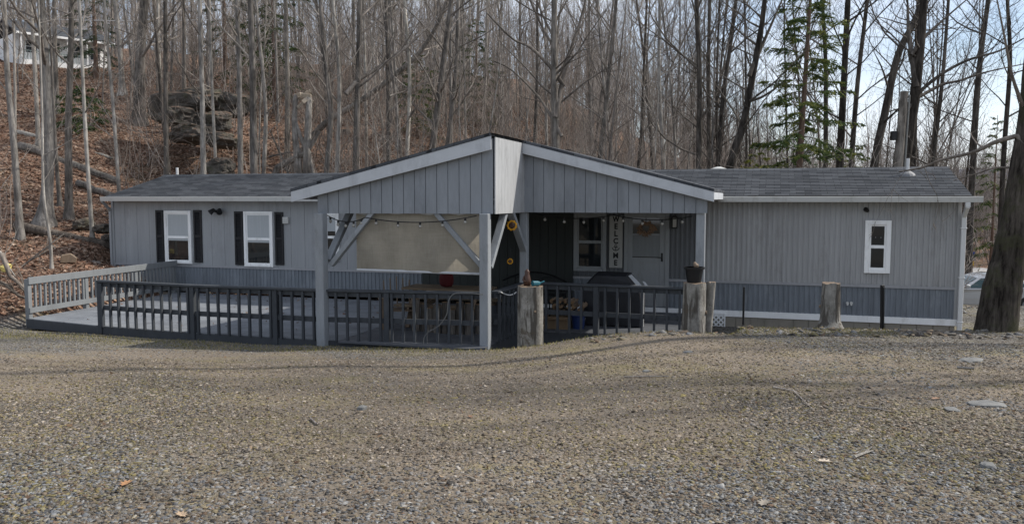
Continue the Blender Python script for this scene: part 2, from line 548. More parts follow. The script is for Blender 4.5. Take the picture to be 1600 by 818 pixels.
def rot_xy(n, tilt):
    a = RNG.uniform(0, 6.283, n); b = RNG.normal(0, tilt, n); c_ = RNG.normal(0, tilt, n)
    ca, sa, cb, sb, cc, sc = np.cos(a), np.sin(a), np.cos(b), np.sin(b), np.cos(c_), np.sin(c_)
    M = np.empty((n, 3, 3))
    M[:, 0] = np.c_[ca * cc - sa * sb * sc, -sa * cb, ca * sc + sa * sb * cc]
    M[:, 1] = np.c_[sa * cc + ca * sb * sc, ca * cb, sa * sc - ca * sb * cc]
    M[:, 2] = np.c_[-cb * sc, sb, cb * cc]
    return M


def scatter_stones(n, d0, d1, s0, s1, pw=1.0, berm=False):
    d = d0 + (d1 - d0) * RNG.uniform(0, 1, n) ** pw
    a = RNG.uniform(-.74, .74, n)
    x, y = a * d, d
    keep = gravel_w(x, y) > .5
    if berm: keep &= x > 1.2
    keep &= RNG.uniform(0, 1, n) > dirt_w(x, y) * (.25 if berm else .6)
    x, y = x[keep], y[keep]; n = len(x)
    size = s0 + (s1 - s0) * RNG.uniform(0, 1, n) ** 3.4
    loc = CUBE_V[None] * RNG.uniform(.55, 1.0, (n, 8, 3))
    loc[:, 4:, :2] *= RNG.uniform(.55, .95, (n, 1, 1))
    dims = np.c_[size * RNG.uniform(.7, 1.5, n), size * RNG.uniform(.5, 1, n), size * RNG.uniform(.1, .3, n)]
    loc *= dims[:, None]
    loc = np.einsum('nij,nkj->nki', rot_xy(n, .28), loc)
    z = gz(x, y) + dims[:, 2] * .35
    V = loc + np.c_[x, y, z][:, None]
    c_ = ST_COL[RNG.integers(0, len(ST_COL), n)] * RNG.uniform(.75, 1.2, (n, 1))
    tw = np.clip(.55 * np.exp(-((y - 9.6 + .1 * x) / 2.6) ** 2) * sstep(-6, 0, x) + (wob(x * .9 + 4, y * 2.2 + 2) * 5 + wob(x * 2.4, y * 5 + 7) * 3) * (.35 + .65 * sstep(5, 7.5, y)) - .12, 0, .6)[:, None] * (1 if not berm else .3)
    gray = c_.mean(1, keepdims=True)
    c_ = c_ * (1 - tw) + tw * (gray * np.array([1.32, 1.05, .78])) * 1.05      # dusty stones in the bare patches
    gs = np.clip(wob(x * 1.1 + 9, y * 2.6 + 1) * 9 - .1, 0, .7)[:, None] * (RNG.uniform(0, 1, (n, 1)) < .2)
    c_ = c_ * (1 - gs) + gs * np.array([.22, .185, .075]) * RNG.uniform(.6, 1.2, (n, 1))
    Fq = CUBE_F[None] + (np.arange(n) * 8)[:, None, None]
    return V.reshape(-1, 3), Fq.reshape(-1, 4), np.repeat(c_, 8, 0)


def join(parts):
    V, Fq, C, o = [], [], [], 0
    for v, f, c_ in parts:
        V.append(v); Fq.append(f + o); C.append(c_); o += len(v)
    return np.concatenate(V), np.concatenate(Fq), np.concatenate(C)


V_, F_, C_ = join([scatter_stones(330000, 3.6, 11.5, .0035, .023, 1.75), scatter_stones(1500, 3.8, 11, .015, .036), scatter_stones(190000, 4.5, 14.2, .0035, .018), scatter_stones(4200, 12.0, 14.0, .012, .085, 1, True), scatter_stones(5000, 19, 32, .03, .09)])
tag(np_mesh('gravel', V_, F_, M_stone, C_), kind='stuff')

LEAF_COL = np.array([(.21, .122, .085), (.26, .15, .102), (.16, .097, .07), (.32, .215, .158), (.4, .305, .235), (.1, .067, .05), (.29, .175, .12)])


def scatter_leaves(x, y, s0, s1, lift=.02, cols=LEAF_COL):
    n = len(x)
    s_ = RNG.uniform(s0, s1, n)
    q = np.array([(-1, 0, .15), (0, -.55, 0), (1, 0, .2), (0, .55, 0)])[None] * s_[:, None, None]
    q = q + RNG.normal(0, .14, (n, 4, 3)) * s_[:, None, None]
    q = np.einsum('nij,nkj->nki', rot_xy(n, .45), q)
    V = q + np.c_[x, y, gz(x, y) + lift][:, None]
    c_ = cols[RNG.integers(0, len(cols), n)] * RNG.uniform(.7, 1.25, (n, 1))
    return V.reshape(-1, 3), np.arange(n * 4).reshape(-1, 4), np.repeat(c_, 4, 0)


n = 150000
d = 15 + 45 * RNG.uniform(0, 1, n) ** 1.15; a = RNG.uniform(-.72, .25, n)
x, y = a * d, d
u = (x - OX) * CT + (y - OY) * ST; v = -(x - OX) * ST + (y - OY) * CT
k = (gravel_w(x, y) < .5) & ~((u > -.1) & (u < L + .2) & (v > -.1) & (v < 4.3)) & ~((u > 2.0) & (v < 0))
litter = scatter_leaves(x[k], y[k], .035, .08)
n = 330
d = RNG.uniform(4, 14.5, n); a = RNG.uniform(-.7, .7, n)
drive_lv = scatter_leaves(a * d, d, .01, .03, .008, np.array([(.2, .13, .08), (.3, .22, .14), (.14, .09, .06)]))
n = 150                                                # leaves blown onto the deck
uu_, vv_ = RNG.uniform(2.6, 9.5, n), -RNG.uniform(.1, 1, n) ** 1.8 * 5
lx, ly = OX + uu_ * CT - vv_ * ST, OY + uu_ * ST + vv_ * CT
dv_, df_, dc_ = scatter_leaves(lx, ly, .02, .05, 0)
dv_[:, 2] += np.repeat(ZD + .012 - gz(lx, ly), 4)
V_, F_, C_ = join([litter, drive_lv, (dv_, df_, dc_ * .7)])
tag(np_mesh('leaf_litter', V_, F_, M_leaf, C_), kind='stuff')

# short dry grass along the deck edge and in patches of the drive
n = 110000
x = RNG.uniform(-11, 6, n); y = RNG.uniform(5.5, 17, n)
edge = np.interp(x, [-11, -6, -3.4, 0, 1, 6], [16.6, 15.0, 14.1, 13.9, 13.6, 13.2])
pr = np.exp(-((y - edge + .5) / .75) ** 2) * .9 + .3 * (wob(x * 1.4, y * 1.4 + 9) * 8 > .2)
k = (RNG.uniform(0, 1, n) < pr) & (y < edge + .05)
x, y, edge = x[k], y[k], edge[k]
for px, py, d_, c_ in ((829, 531, 13.75, 260), (1083, 518, 13.5, 260), (1101, 518, 13.62, 120), (1296, 508, 13.2, 260), (1556, 511, 13.0, 420), (1161, 516, 13.3, 80), (1379, 512, 13.0, 80), (502, 538, 14.4, 160), (765, 538, 14.1, 160), (1022, 520, 13.7, 220)):
    P = at(px, py, d_); an = RNG.uniform(0, 6.28, c_); r_ = .2 + np.abs(RNG.normal(0, .16, c_))
    x = np.r_[x, P.x + r_ * np.cos(an)]; y = np.r_[y, P.y + r_ * np.sin(an)]; edge = np.r_[edge, np.full(c_, P.y + 1)]
n = len(x)
h = np.where(y > edge - 1.2, RNG.uniform(.012, .05, n), RNG.uniform(.004, .016, n)); an = RNG.uniform(0, 6.28, n); w_ = .004 + .003 * RNG.uniform(0, 1, n)
dx, dy = np.cos(an), np.sin(an); le = RNG.normal(0, .6, (n, 2)) * h[:, None]
z = gz(x, y)
V_ = np.stack([np.c_[x - dx * w_, y - dy * w_, z], np.c_[x + dx * w_, y + dy * w_, z], np.c_[x + le[:, 0], y + le[:, 1], z + h]], 1).reshape(-1, 3)
gcol = np.array([(.27, .22, .1), (.19, .18, .06), (.33, .27, .15), (.13, .135, .045)])[RNG.integers(0, 4, n)] * RNG.uniform(.7, 1.2, (n, 1))
tag(np_mesh('grass', V_, np.arange(n * 3).reshape(-1, 3), M_grass, np.repeat(gcol, 3, 0)), kind='stuff')

# ------------------------------------------------------------------ the home
HB = (0, 0, ZB)
house = empty('mobile_home', (OX, OY, ZB), TH, 'long single storey grey mobile home with low shingled roof and blue skirt', 'house')


def hpart(m, name, mat, parent=house, **k):
    return m.build(name, mat, parent, off=HB if parent is house else HB, **k)


def sub(m, name, mat, parent, **k):
    return m.build(name, mat, parent, off=HB, **k)


ZE, ZT, ZW, ZR, VR, WD = -.06, -1.83, -2.47, .675, 2.05, 4.1
UJ = 12.6                                             # where flat panels give way to corrugated sheet
# core (back and ends)
m = MB(); m.box(0, L, .03, WD, ZW, ZE + .04)
m.prism([(.03, ZE + .041), (WD, ZE + .041), (VR, ZR - .06)], 'x', 0.0, L)
hpart(m, 'wall', M_wall)
# left flat panel siding with shallow grooves
m = MB()
uu = 0.0; rr = random.Random(3)
while uu < UJ - .05:
    e = min(uu + .405, UJ)
    m.box(uu + .003, e - .003, -.006 - rr.random() * .002, .03, ZT + .03, ZE + .04)
    uu = e
hpart(m, 'panel_wall', M_wall)


def corrugated(u0, u1, z0, z1, y0, period=.105, amp=.017):
    m = MB(); prof = [(0, 0), (.3, 0), (.42, 1), (.75, 1), (.87, 0)]
    us = []; k = 0
    while u0 + k * period < u1:
        for a, b in prof:
            x = u0 + (k + a) * period
            if x < u1: us.append((x, y0 - amp * b))
        k += 1
    us.append((u1, y0))
    for i in range(len(us) - 1):
        (a, b), (c_, d_) = us[i], us[i + 1]
        m.quad((a, b, z0), (c_, d_, z0), (c_, d_, z1), (a, b, z1))
    return m


UP_ = 16.0                                            # wall up to here is painted darker to stand in for porch shade
M_wall_shaded = paint('wall_paint_shaded', (.115, .12, .126), .15, 1.2, stain=(.08, .08, .085), rough=.6)
M_trim_shaded = paint('trim_paint_shaded', (.27, .28, .285), .1, 2, stain=(.2, .2, .19))  # door and window white under the porch, with its shade mixed into the colour
hpart(corrugated(UJ, UP_, ZT + .03, ZE + .04, .0), 'shade_painted_wall', M_wall_shaded)
hpart(corrugated(UP_ + .01, L, -.78, ZE + .04, .004), 'corrugated_wall', M_corr)
mm = corrugated(UP_ + .01, L, ZT + .03, -.775, -.004)
for k in range(49):
    ux = UP_ + .06 + k * .1
    for zz in (-.81, ZT + .06):
        mm.box(ux - .008, ux + .008, -.03, 0, zz - .008, zz + .008)
hpart(mm, 'corrugated_wall', M_corr)
hpart(corrugated(0.0, L, ZW, ZT - .02, .006), 'skirt_band', M_skirt)
m = MB(); m.box(-.01, L + .01, -.03, .02, ZT - .022, ZT + .032); hpart(m, 'belt_trim', paint('belt_trim_paint', (.3, .3, .31), .1, 2))
m = MB(); m.box(12.0, L + .03, -.035, .03, ZW - .115, ZW + .015); hpart(m, 'base_trim', M_white)
m = MB(); uu = 0
while uu < L - .05:
    m.box(uu + .008, min(uu + .3, L) - .008, .0, .02, -3.35, ZW - .115); uu += .3
m.box(0, L, .021, .06, -3.35, ZW - .1); m.box(L - .05, L - .002, .061, WD, -3.35, ZW); m.box(0.002, .05, .061, WD, -3.35, ZW)
hpart(m, 'skirting', M_beige)
for u_, nm in ((0, 'corner_trim'), (L, 'corner_trim')):
    m = MB(); m.box(u_ - .035, u_ + .035, -.032, .05, ZW, ZE + .04); hpart(m, nm, M_corr if u_ else M_wall)
# white lattice panel
m = MB(); ua, za = hp(1107, 489); ub, zb = hp(1131, 517)
zb = -3.02
for k in range(-8, 9):
    for sgn in (1, -1):
        c0 = (ua + ub) / 2 + k * .105
        pts = []
        a0, a1 = Vector((c0 - sgn * .3, -.05 - .008 * (sgn > 0), zb - .05)), Vector((c0 + sgn * .3, -.05 - .008 * (sgn > 0), zb + .55))
        lo, hi = 0.0, 1.0
        for (lim, axis, up) in ((ua, 0, 0), (ub, 0, 1), (za, 2, 1), (zb, 2, 0)):
            dd = a1[axis] - a0[axis]
            tt = (lim - a0[axis]) / dd
            if (dd > 0) == bool(up): hi = min(hi, tt)
            else: lo = max(lo, tt)
        if hi - lo > .05: m.bar(a0.lerp(a1, lo), a0.lerp(a1, hi), .032, .006, (0, 1, 0))
m.box(ua, ub, -.067, -.04, za, za + .03); m.box(ua, ub, -.067, -.04, zb, zb + .03); m.box(ua - .03, ua, -.067, -.04, zb, za + .03); m.box(ub, ub + .03, -.067, -.04, zb, za + .03)
hpart(m, 'lattice_panel', M_white)


def roof_courses(u0, u1, v0, v1, z0, z1, n, thick=.014):
    m = MB(); dv = (v1 - v0) / n; dz = (z1 - z0) / n
    for k in range(n):
        va, za_, vb, zb_ = v0 + k * dv, z0 + k * dz, v0 + (k + 1) * dv, z0 + (k + 1) * dz
        m.quad((u0, va, za_ + thick), (u1, va, za_ + thick), (u1, vb, zb_ + .001), (u0, vb, zb_ + .001))
        m.quad((u0, va, za_ - .01), (u1, va, za_ - .01), (u1, va, za_ + thick), (u0, va, za_ + thick))
    return m


m = roof_courses(.02, L + .16, -.3, VR, ZE + .1, ZR, 18)
n0 = roof_courses(.02, L + .16, WD + .3, VR, ZE + .1, ZR, 18); b0 = len(m.V); m.V += n0.V; m.Fc += [tuple(i + b0 for i in f) for f in n0.Fc]
m.prism([(-.29, ZE + .085), (VR, ZR - .015), (WD + .29, ZE + .085), (WD + .29, ZE + .05), (VR, ZR - .07), (-.29, ZE + .05)], 'x', .03, L + .15)
roof = hpart(m, 'roof', M_shingle)
m = MB()
uu = .02
while uu < L + .1:
    e = min(uu + .31, L + .16)
    m.prism([(VR - .15, ZR - .025), (VR, ZR + .028 + .004), (VR + .15, ZR - .025), (VR + .15, ZR - .04), (VR, ZR + .01), (VR - .15, ZR - .04)], 'x', uu + .002, e - .002); uu = e
sub(m, 'ridge_cap', M_shingle, roof)
m = MB(); m.box(.03, L + .15, -.28, .02, ZE + .02, ZE + .05); hpart(m, 'soffit', M_gutter)
# gutters
for (u0, u1) in ((-.06, 9.3), (16.4, L + .33)):
    m = MB(); m.prism([(-.40, ZE + .09), (-.385, ZE + .095), (-.37, ZE + .0), (-.3, ZE + .0), (-.29, ZE + .09), (-.28, ZE + .09), (-.28, ZE - .02), (-.375, ZE - .02)], 'x', u0, u1)
    m.box(u0, u0 + .006, -.385, -.285, ZE - .02, ZE + .085); m.box(u1 - .006, u1, -.385, -.285, ZE - .02, ZE + .085)
    hpart(m, 'gutter', M_gutter)
m = MB(); m.box(17.0, L + .17, -.315, -.302, ZE + .085, ZE + .118); hpart(m, 'drip_edge', M_black)
# downspout at the right corner
m = MB(); ud = L + .07
m.bar((ud, -.34, ZE - .02), (ud, -.34, ZE - .12), .09, .07, (0, 1, 0)); m.bar((ud, -.34, ZE - .1), (ud, -.07, ZE - .3), .09, .07, (1, 0, 0)); m.bar((ud, -.07, ZE - .28), (ud, -.07, -2.78), .09, .07, (0, 1, 0))
m.bar((ud, -.07, -2.76), (ud + .12, -.2, -2.9), .09, .07, (0, 1, 0))
for z in (-.6, -1.6, -2.5): m.box(ud - .06, ud + .06, -.112, -.0, z - .015, z + .015)
hpart(m, 'downspout', M_pvc, bevel=.008)
m = MB(); m.bar((-.05, -.33, ZE - .02), (-.05, -.05, ZE - .28), .07, .06, (1, 0, 0)); m.bar((-.06, -.04, ZE - .26), (-.06, -.04, -2.3), .07, .06, (0, 1, 0)); hpart(m, 'downspout', M_wall, bevel=.006)


def window(x0, y0, x1, y1, parent=house, fw=.07, curtain=.55, proud=.045, label=None, mt=None):
    mt = mt or M_white
    (u0, z1), (u1, z0) = hp((x0), y0, -.02), hp((x1), y1, -.02)
    f = MB()
    proud = .06
    f.box(u0, u0 + fw, -proud, .02, z0, z1); f.box(u1 - fw, u1, -proud, .02, z0, z1)
    f.box(u0 + fw, u1 - fw, -proud, .02, z1 - fw, z1); f.box(u0 + fw, u1 - fw, -proud - .012, .02, z0, z0 + fw * .9)
    zm = (z0 + z1) / 2
    w = hpart(f, 'window', mt, parent, bevel=.006)
    if label: w['label'] = label
    s = MB()
    for a, b, y in ((zm, z1 - fw, -.034), (z0 + fw * .9, zm, -.044)):
        s.box(u0 + fw, u0 + fw + .035, y, .01, a, b); s.box(u1 - fw - .035, u1 - fw, y, .01, a, b)
        s.box(u0 + fw + .035, u1 - fw - .035, y, .01, a, a + .035); s.box(u0 + fw + .035, u1 - fw - .035, y, .01, b - .03, b)
    sub(s, 'sash', mt, w)
    for a, b in ((zm + .035, z1 - fw - .03), (z0 + fw + .03, zm - .03)):
        g = MB(); g.quad((u0 + fw + .03, -.027, a), (u1 - fw - .03, -.027, a), (u1 - fw - .03, -.027, b), (u0 + fw + .03, -.027, b)); sub(g, 'pane', M_glass, w)
    if curtain:
        c_ = MB(); zt = z1 - fw - .02; zc = zt - (z1 - z0) * curtain
        k = 24
        for i in range(k):
            a, b = u0 + fw + .036 + (u1 - u0 - 2 * fw - .072) * i / k, u0 + fw + .036 + (u1 - u0 - 2 * fw - .072) * (i + 1) / k
            c_.quad((a, -.0285 - .002 * (i % 2), zc), (b, -.0285 - .002 * ((i + 1) % 2), zc), (b, -.0285 - .002 * ((i + 1) % 2), zt - .01), (a, -.0285 - .002 * (i % 2), zt - .01))
        sub(c_, 'curtain', M_curtain, w)
    return w


def shutter(x0, y0, x1, y1):
    (u0, z1), (u1, z0) = hp(x0, y0, -.02), hp(x1, y1, -.02)
    m = MB(); m.box(u0, u0 + .05, -.04, 0, z0, z1); m.box(u1 - .05, u1, -.04, 0, z0, z1)
    zm = (z0 + z1) / 2
    for a, b in ((z0, z0 + .06), (zm - .03, zm + .03), (z1 - .06, z1)): m.box(u0 + .05, u1 - .05, -.04, 0, a, b)
    m.box(u0 + .05, u1 - .05, -.015, -.005, z0 + .06, z1 - .06)
    k = int((z1 - z0) / .045)
    for i in range(k):
        z = z0 + .06 + (z1 - z0 - .12) * (i + .5) / k
        m.bar((u0 + .05, -.024, z), (u1 - .05, -.024, z), .008, .034, (0, .6, .8))
    hpart(m, 'shutter', M_shutter)


window(257, 329, 301, 412, curtain=.5); window(381, 330, 428, 417, curtain=.5)
shutter(243, 328, 257, 410); shutter(302, 328, 317, 410); shutter(366, 330, 381, 414); shutter(429, 331, 444, 414)
window(506, 333, 531, 408, curtain=.3)
window(1352, 344, 1390, 427, fw=.09, curtain=0, label='narrow white framed window at the right of the corrugated wall')
window(897, 332, 947, 424, fw=.085, curtain=0, mt=M_trim_shaded)
# porch front door
(u0, z1), (u1, _) = hp(982, 331, -.02), hp(1040, 331, -.02); z0 = ZD + .12
f = MB(); f.box(u0 - .09, u0, -.05, .02, z0, z1 + .08); f.box(u1, u1 + .09, -.05, .02, z0, z1 + .08); f.box(u0, u1, -.05, .02, z1, z1 + .08)
hpart(f, 'door_frame', M_trim_shaded, bevel=.006)
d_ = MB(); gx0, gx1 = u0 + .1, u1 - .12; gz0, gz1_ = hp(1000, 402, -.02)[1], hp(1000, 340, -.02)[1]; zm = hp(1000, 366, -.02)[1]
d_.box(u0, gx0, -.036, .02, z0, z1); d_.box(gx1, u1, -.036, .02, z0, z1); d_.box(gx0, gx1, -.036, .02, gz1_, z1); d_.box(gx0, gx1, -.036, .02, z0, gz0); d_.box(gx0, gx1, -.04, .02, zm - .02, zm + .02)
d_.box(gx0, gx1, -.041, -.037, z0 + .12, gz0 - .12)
door = hpart(d_, 'door', M_trim_shaded, bevel=.004)
g = MB(); g.quad((gx0, -.025, gz0), (gx1, -.025, gz0), (gx1, -.025, gz1_), (gx0, -.025, gz1_)); sub(g, 'pane', M_glass, door)
c_ = MB()
for i in range(14):
    a, b = gx0 + (gx1 - gx0) * i / 14, gx0 + (gx1 - gx0) * (i + 1) / 14
    c_.quad((a, -.0265 - .0015 * (i % 2), gz0 + .02), (b, -.0265 - .0015 * ((i + 1) % 2), gz0 + .02), (b, -.0265 - .0015 * ((i + 1) % 2), zm - .02), (a, -.0265 - .0015 * (i % 2), zm - .02))
sub(c_, 'curtain', paint('door_blind', (.2, .21, .215), .12, 5, (6, 6, .2)), door)
hd = MB(); hz_ = hp(1033, 402, -.03)[1]; hd.box(u1 - .085, u1 - .045, -.045, -.03, hz_ - .09, hz_ + .1); hd.tube([(u1 - .065, -.05, hz_), (u1 - .065, -.085, hz_), (u1 - .15, -.085, hz_)], .011, 6); sub(hd, 'handle', M_black, door)
# dark green panel wall left of the porch window, deepened to carry porch shade
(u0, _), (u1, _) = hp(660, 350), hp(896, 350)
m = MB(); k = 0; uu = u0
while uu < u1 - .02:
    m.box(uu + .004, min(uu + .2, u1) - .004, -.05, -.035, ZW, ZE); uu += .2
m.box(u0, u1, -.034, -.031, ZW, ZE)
hpart(m, 'porch_panel', paint('green_panel_shaded', (.03, .034, .032), .15, 2))
# lamps and boxes on the wall
ul, zl = hp(1055, 346, -.05)
m = MB(); m.box(ul - .05, ul + .05, -.03, -.015, zl - .12, zl + .12); m.bar((ul, -.03, zl + .08), (ul, -.12, zl + .12), .02, .02)
m.prism([(ul - .08, zl + .08), (ul + .08, zl + .08), (ul + .02, zl + .15), (ul - .02, zl + .15)], 'y', -.2, -.06)
for a in (-.06, .06):
    for b in (-.19, -.075): m.bar((ul + a, b, zl + .08), (ul + a * .8, b, zl - .13), .012, .012, (1, 0, 0))
m.box(ul - .06, ul + .06, -.19, -.07, zl - .15, zl - .13)
w = hpart(m, 'wall_lantern', M_black)
m = MB(); m.box(ul - .04, ul + .04, -.17, -.09, zl - .12, zl + .08); sub(m, 'lantern_glass', M_bulb, w)
ul, zl = hp(341, 331, -.05)
m = MB(); m.tube([(ul, 0, zl + .02), (ul, -.05, zl + .02)], .06, 10); m.bar((ul, -.05, zl + .02), (ul, -.1, zl - .02), .03, .03, (1, 0, 0))
for s in (-1, 1): m.tube([(ul + s * .02, -.07, zl), (ul + s * .09, -.12, zl + .05), (ul + s * .15, -.2, zl - .02)], [.03, .055, .075], 10)
hpart(m, 'floodlight', M_black)
ul, zl = hp(1353, 327, -.05); m = MB(); m.tube([(ul, .01, zl), (ul, -.03, zl), (ul + .03, -.1, zl - .03)], [.05, .05, .035], 8); hpart(m, 'wall_lamp', M_black)
ul, zl = hp(447, 344, -.03); m = MB(); m.box(ul - .085, ul + .085, -.06, 0, zl - .085, zl + .085)
for i in range(4): m.box(ul - .08, ul + .08, -.075, -.055, zl - .07 + i * .04, zl - .045 + i * .04)
hpart(m, 'vent_hood', M_gutter)
for xx in (1324, 1330):
    ul, zl = hp(xx, 473, -.02); m = MB(); m.tube([(ul, .01, zl), (ul, -.07, zl)], .03, 8); m.tube([(ul, -.05, zl), (ul, -.06, zl - .05)], .018, 6); hpart(m, 'tap', M_gutter)
# roof pipes
P = at(1418, 273, 17.9); m = MB()
ur, vr_ = 18.9, 1.15
def zroof(v): return ZE + .1 + (v + .3) * (ZR - ZE - .1) / (VR + .3)
ur = hp(1418, 272, 1.45)[0]; vr_ = 1.45; zr0 = zroof(vr_)
m = MB(); m.tube([(ur, vr_, zr0 - .05), (ur, vr_, zr0 + .36)], .035, 10); pp = hpart(m, 'vent_pipe', M_pvc)
m = MB(); m.tube([(ur, vr_, zr0 - .06), (ur, vr_, zr0 + .02), (ur, vr_, zr0 + .09)], [.19, .15, .045], 14); sub(m, 'flashing', M_silver, pp)
ur = hp(277, 270, 2.5)[0]; m = MB(); m.tube([(ur, 2.5, .3), (ur, 2.5, .93)], .04, 10); hpart(m, 'vent_pipe', M_pvc)
ur = hp(1123, 262, 2.4)[0]; m = MB(); m.tube([(ur, 2.4, .35), (ur, 2.4, .6), (ur, 2.4, .72), (ur, 2.4, .77)], [.12, .12, .2, .05], 12); hpart(m, 'roof_vent', M_gutter)

# ------------------------------------------------------------------ deck with railings
deck = empty('deck', (OX, OY, ZB), TH, 'long slate grey timber deck with baluster railings in front of the mobile home', 'deck')
FRONT = [(2.42, -5.05), (4.68, -5.38), (7.07, -5.53), (9.75, -5.48), (12.83, -5.03)]
POLY = [(2.1, -.05)] + FRONT + [(12.95, -3.2), (16.25, -3.38), (16.25, -.05)]
m = MB(); m.prism([POLY[0], *FRONT[:3], (10.1, -5.43), (10.1, -.05)], 'z', ZD - .035, ZD); hpart(m, 'deck_floor', M_deck, deck)
m = MB()
vv = -.05
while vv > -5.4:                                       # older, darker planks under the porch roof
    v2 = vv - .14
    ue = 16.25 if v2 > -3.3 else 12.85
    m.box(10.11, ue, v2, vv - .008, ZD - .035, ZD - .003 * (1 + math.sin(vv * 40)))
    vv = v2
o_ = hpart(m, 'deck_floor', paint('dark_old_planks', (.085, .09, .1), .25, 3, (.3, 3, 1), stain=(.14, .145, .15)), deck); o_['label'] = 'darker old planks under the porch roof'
m = MB()
for i in range(len(POLY) - 1):
    a, b = POLY[i], POLY[i + 1]
    cx = Vector((9, -2.5))
    low = ZD - .2 if i < 5 else ZD - .34
    m.bar((a[0], a[1], (ZD - .012 + low) / 2), (b[0], b[1], (ZD - .012 + low) / 2), .05, ZD - .012 - low)
hpart(m, 'rim_board', M_rail, deck)


def railing(a, b, posts, mat, style, h=.9, end_posts=True, bal=.215, pw=.1):
    a, b = Vector((*a, 0)), Vector((*b, 0)); ln = (b - a).length; d = (b - a) / ln; nrm = Vector((d.y, -d.x, 0))
    r = MB()
    if style == 'cap':
        r.bar(a + Vector((0, 0, ZD + h)), b + Vector((0, 0, ZD + h)), .14, .04)
    else:
        r.bar(a + nrm * .062 + Vector((0, 0, ZD + h - .06)), b + nrm * .062 + Vector((0, 0, ZD + h - .06)), .04, .15)
    rl = r.build('railing', mat, deck, off=HB, bevel=.004)
    s = MB()
    if style == 'cap':
        s.bar(a + Vector((0, 0, ZD + h - .065)), b + Vector((0, 0, ZD + h - .065)), .04, .085); s.build('upper_rail', mat, rl, off=HB)
        s = MB(); s.bar(a + Vector((0, 0, ZD + .37)), b + Vector((0, 0, ZD + .37)), .04, .09); s.build('middle_rail', mat, rl, off=HB)
    else:
        s.bar(a + nrm * .062 + Vector((0, 0, ZD + .17)), b + nrm * .062 + Vector((0, 0, ZD + .17)), .04, .11); s.build('lower_rail', mat, rl, off=HB)
    for pz in posts:
        p = a + d * (pz * ln); s = MB()
        s.bar(p + Vector((0, 0, ZD - .15)), p + Vector((0, 0, ZD + h - .022)), pw, pw, d); s.build('post', mat, rl, off=HB, bevel=.006)
    k = int(ln / bal); rr = random.Random(int(ln * 100))
    for i in range(k):
        tt = (i + .5) / k
        if any(abs(tt - q) * ln < pw * .5 + .03 for q in posts): continue
        p = a + d * (tt * ln)
        s = MB(); lo = ZD - .01 if style == 'cap' else ZD + .1
        o = nrm * (.042 if style == 'cap' else .022)
        s.bar(p + o + Vector((0, 0, lo)), p + o + d * rr.uniform(-.008, .008) + Vector((0, 0, ZD + h - .035 if style == 'cap' else ZD + h - .02)), .048, .04, d)
        s.build('baluster', mat, rl, off=HB)
    return rl


railing(FRONT[0], (2.12, -.12), [.01, .34, .68, .985], M_rail2, 'flat', h=.86, bal=.135)
railing(FRONT[1], FRONT[2], [.012, .988], M_rail, 'cap')
railing(FRONT[2], FRONT[3], [(hp(431, 500, -5.5)[0] - 7.07) / 2.68], M_rail, 'cap')
railing(FRONT[3], FRONT[4], [(hp(605, 500, -5.3)[0] - 9.75) / 3.08], M_rail, 'cap', bal=.2)
railing((12.86, -4.85), (12.93, -3.3), [], M_rail, 'cap')
railing((13.05, -3.3), (16.05, -3.42), [.44], M_rail, 'cap', h=.92)

# ------------------------------------------------------------------ porch roof
porch = empty('porch_roof', (OX, OY, ZB), TH, 'grey gabled porch roof on square posts with vertical board siding and pale fascia', 'porch')
AX, AZ, SL, ZBM = 12.9, 1.06, .262, -.27
GA, GB, GC, GD = (9.72, -5.46), (12.9, -5.04), (12.93, -3.33), (16.38, -3.33)


def pz(u): return AZ - SL * abs(u - AX)


def boards(a, b, zb_, top, w=.2, t_=.018, gap=.006):
    """vertical siding from plan point a to b, bottom zb_, top(u)"""
    m = MB(); a, b = Vector(a), Vector(b); ln = (b - a).length; d = (b - a) / ln; n_ = Vector((d.y, -d.x))
    k = max(1, round(ln / w))
    for i in range(k):
        p, q = a + d * (ln * i / k + gap), a + d * (ln * (i + 1) / k - gap)
        p2, q2 = p + n_ * t_, q + n_ * t_
        base = len(m.V)
        for (x, y) in (p, q, q2, p2): m.V.append((x, y, zb_))
        for (x, y) in (p, q, q2, p2): m.V.append((x, y, top(x)))
        m.Fc += [tuple(base + j for j in f) for f in ((3, 2, 1, 0), (4, 5, 6, 7), (0, 1, 5, 4), (1, 2, 6, 5), (2, 3, 7, 6), (3, 0, 4, 7))]
    m2 = [(a.x, a.y), (b.x, b.y)]
    m.quad((a.x, a.y, zb_ + .004), (b.x, b.y, zb_ + .004), (b.x, b.y, top(b.x) - .004), (a.x, a.y, top(a.x) - .004))
    return m


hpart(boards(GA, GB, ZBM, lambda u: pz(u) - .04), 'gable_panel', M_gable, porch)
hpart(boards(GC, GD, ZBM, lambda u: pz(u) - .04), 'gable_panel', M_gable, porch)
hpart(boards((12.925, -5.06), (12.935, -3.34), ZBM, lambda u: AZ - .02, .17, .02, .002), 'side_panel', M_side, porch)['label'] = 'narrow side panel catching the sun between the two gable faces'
# roof slabs
for nm, pts in (('roof_slab', [(9.3, -5.67), (12.9, -5.19), (12.9, 2.4), (9.3, 2.4)]), ('roof_slab', [(12.9, -3.5), (16.5, -3.5), (16.5, 2.4), (12.9, 2.4)])):
    m = MB(); b0 = 0
    for dz in (0, .05):
        for (u_, v_) in pts: m.V.append((u_, v_, pz(u_) + dz))
    m.Fc += [(3, 2, 1, 0), (4, 5, 6, 7), (0, 1, 5, 4), (1, 2, 6, 5), (2, 3, 7, 6), (3, 0, 4, 7)]
    hpart(m, nm, M_shingle, porch)
# the stub of roof over the sunlit side
m = MB(); m.quad((12.9, -5.19, AZ + .052), (12.99, -5.12, AZ + .03), (12.99, -3.4, AZ + .03), (12.9, -3.4, AZ + .052)); hpart(m, 'ridge_flashing', M_silver, porch)


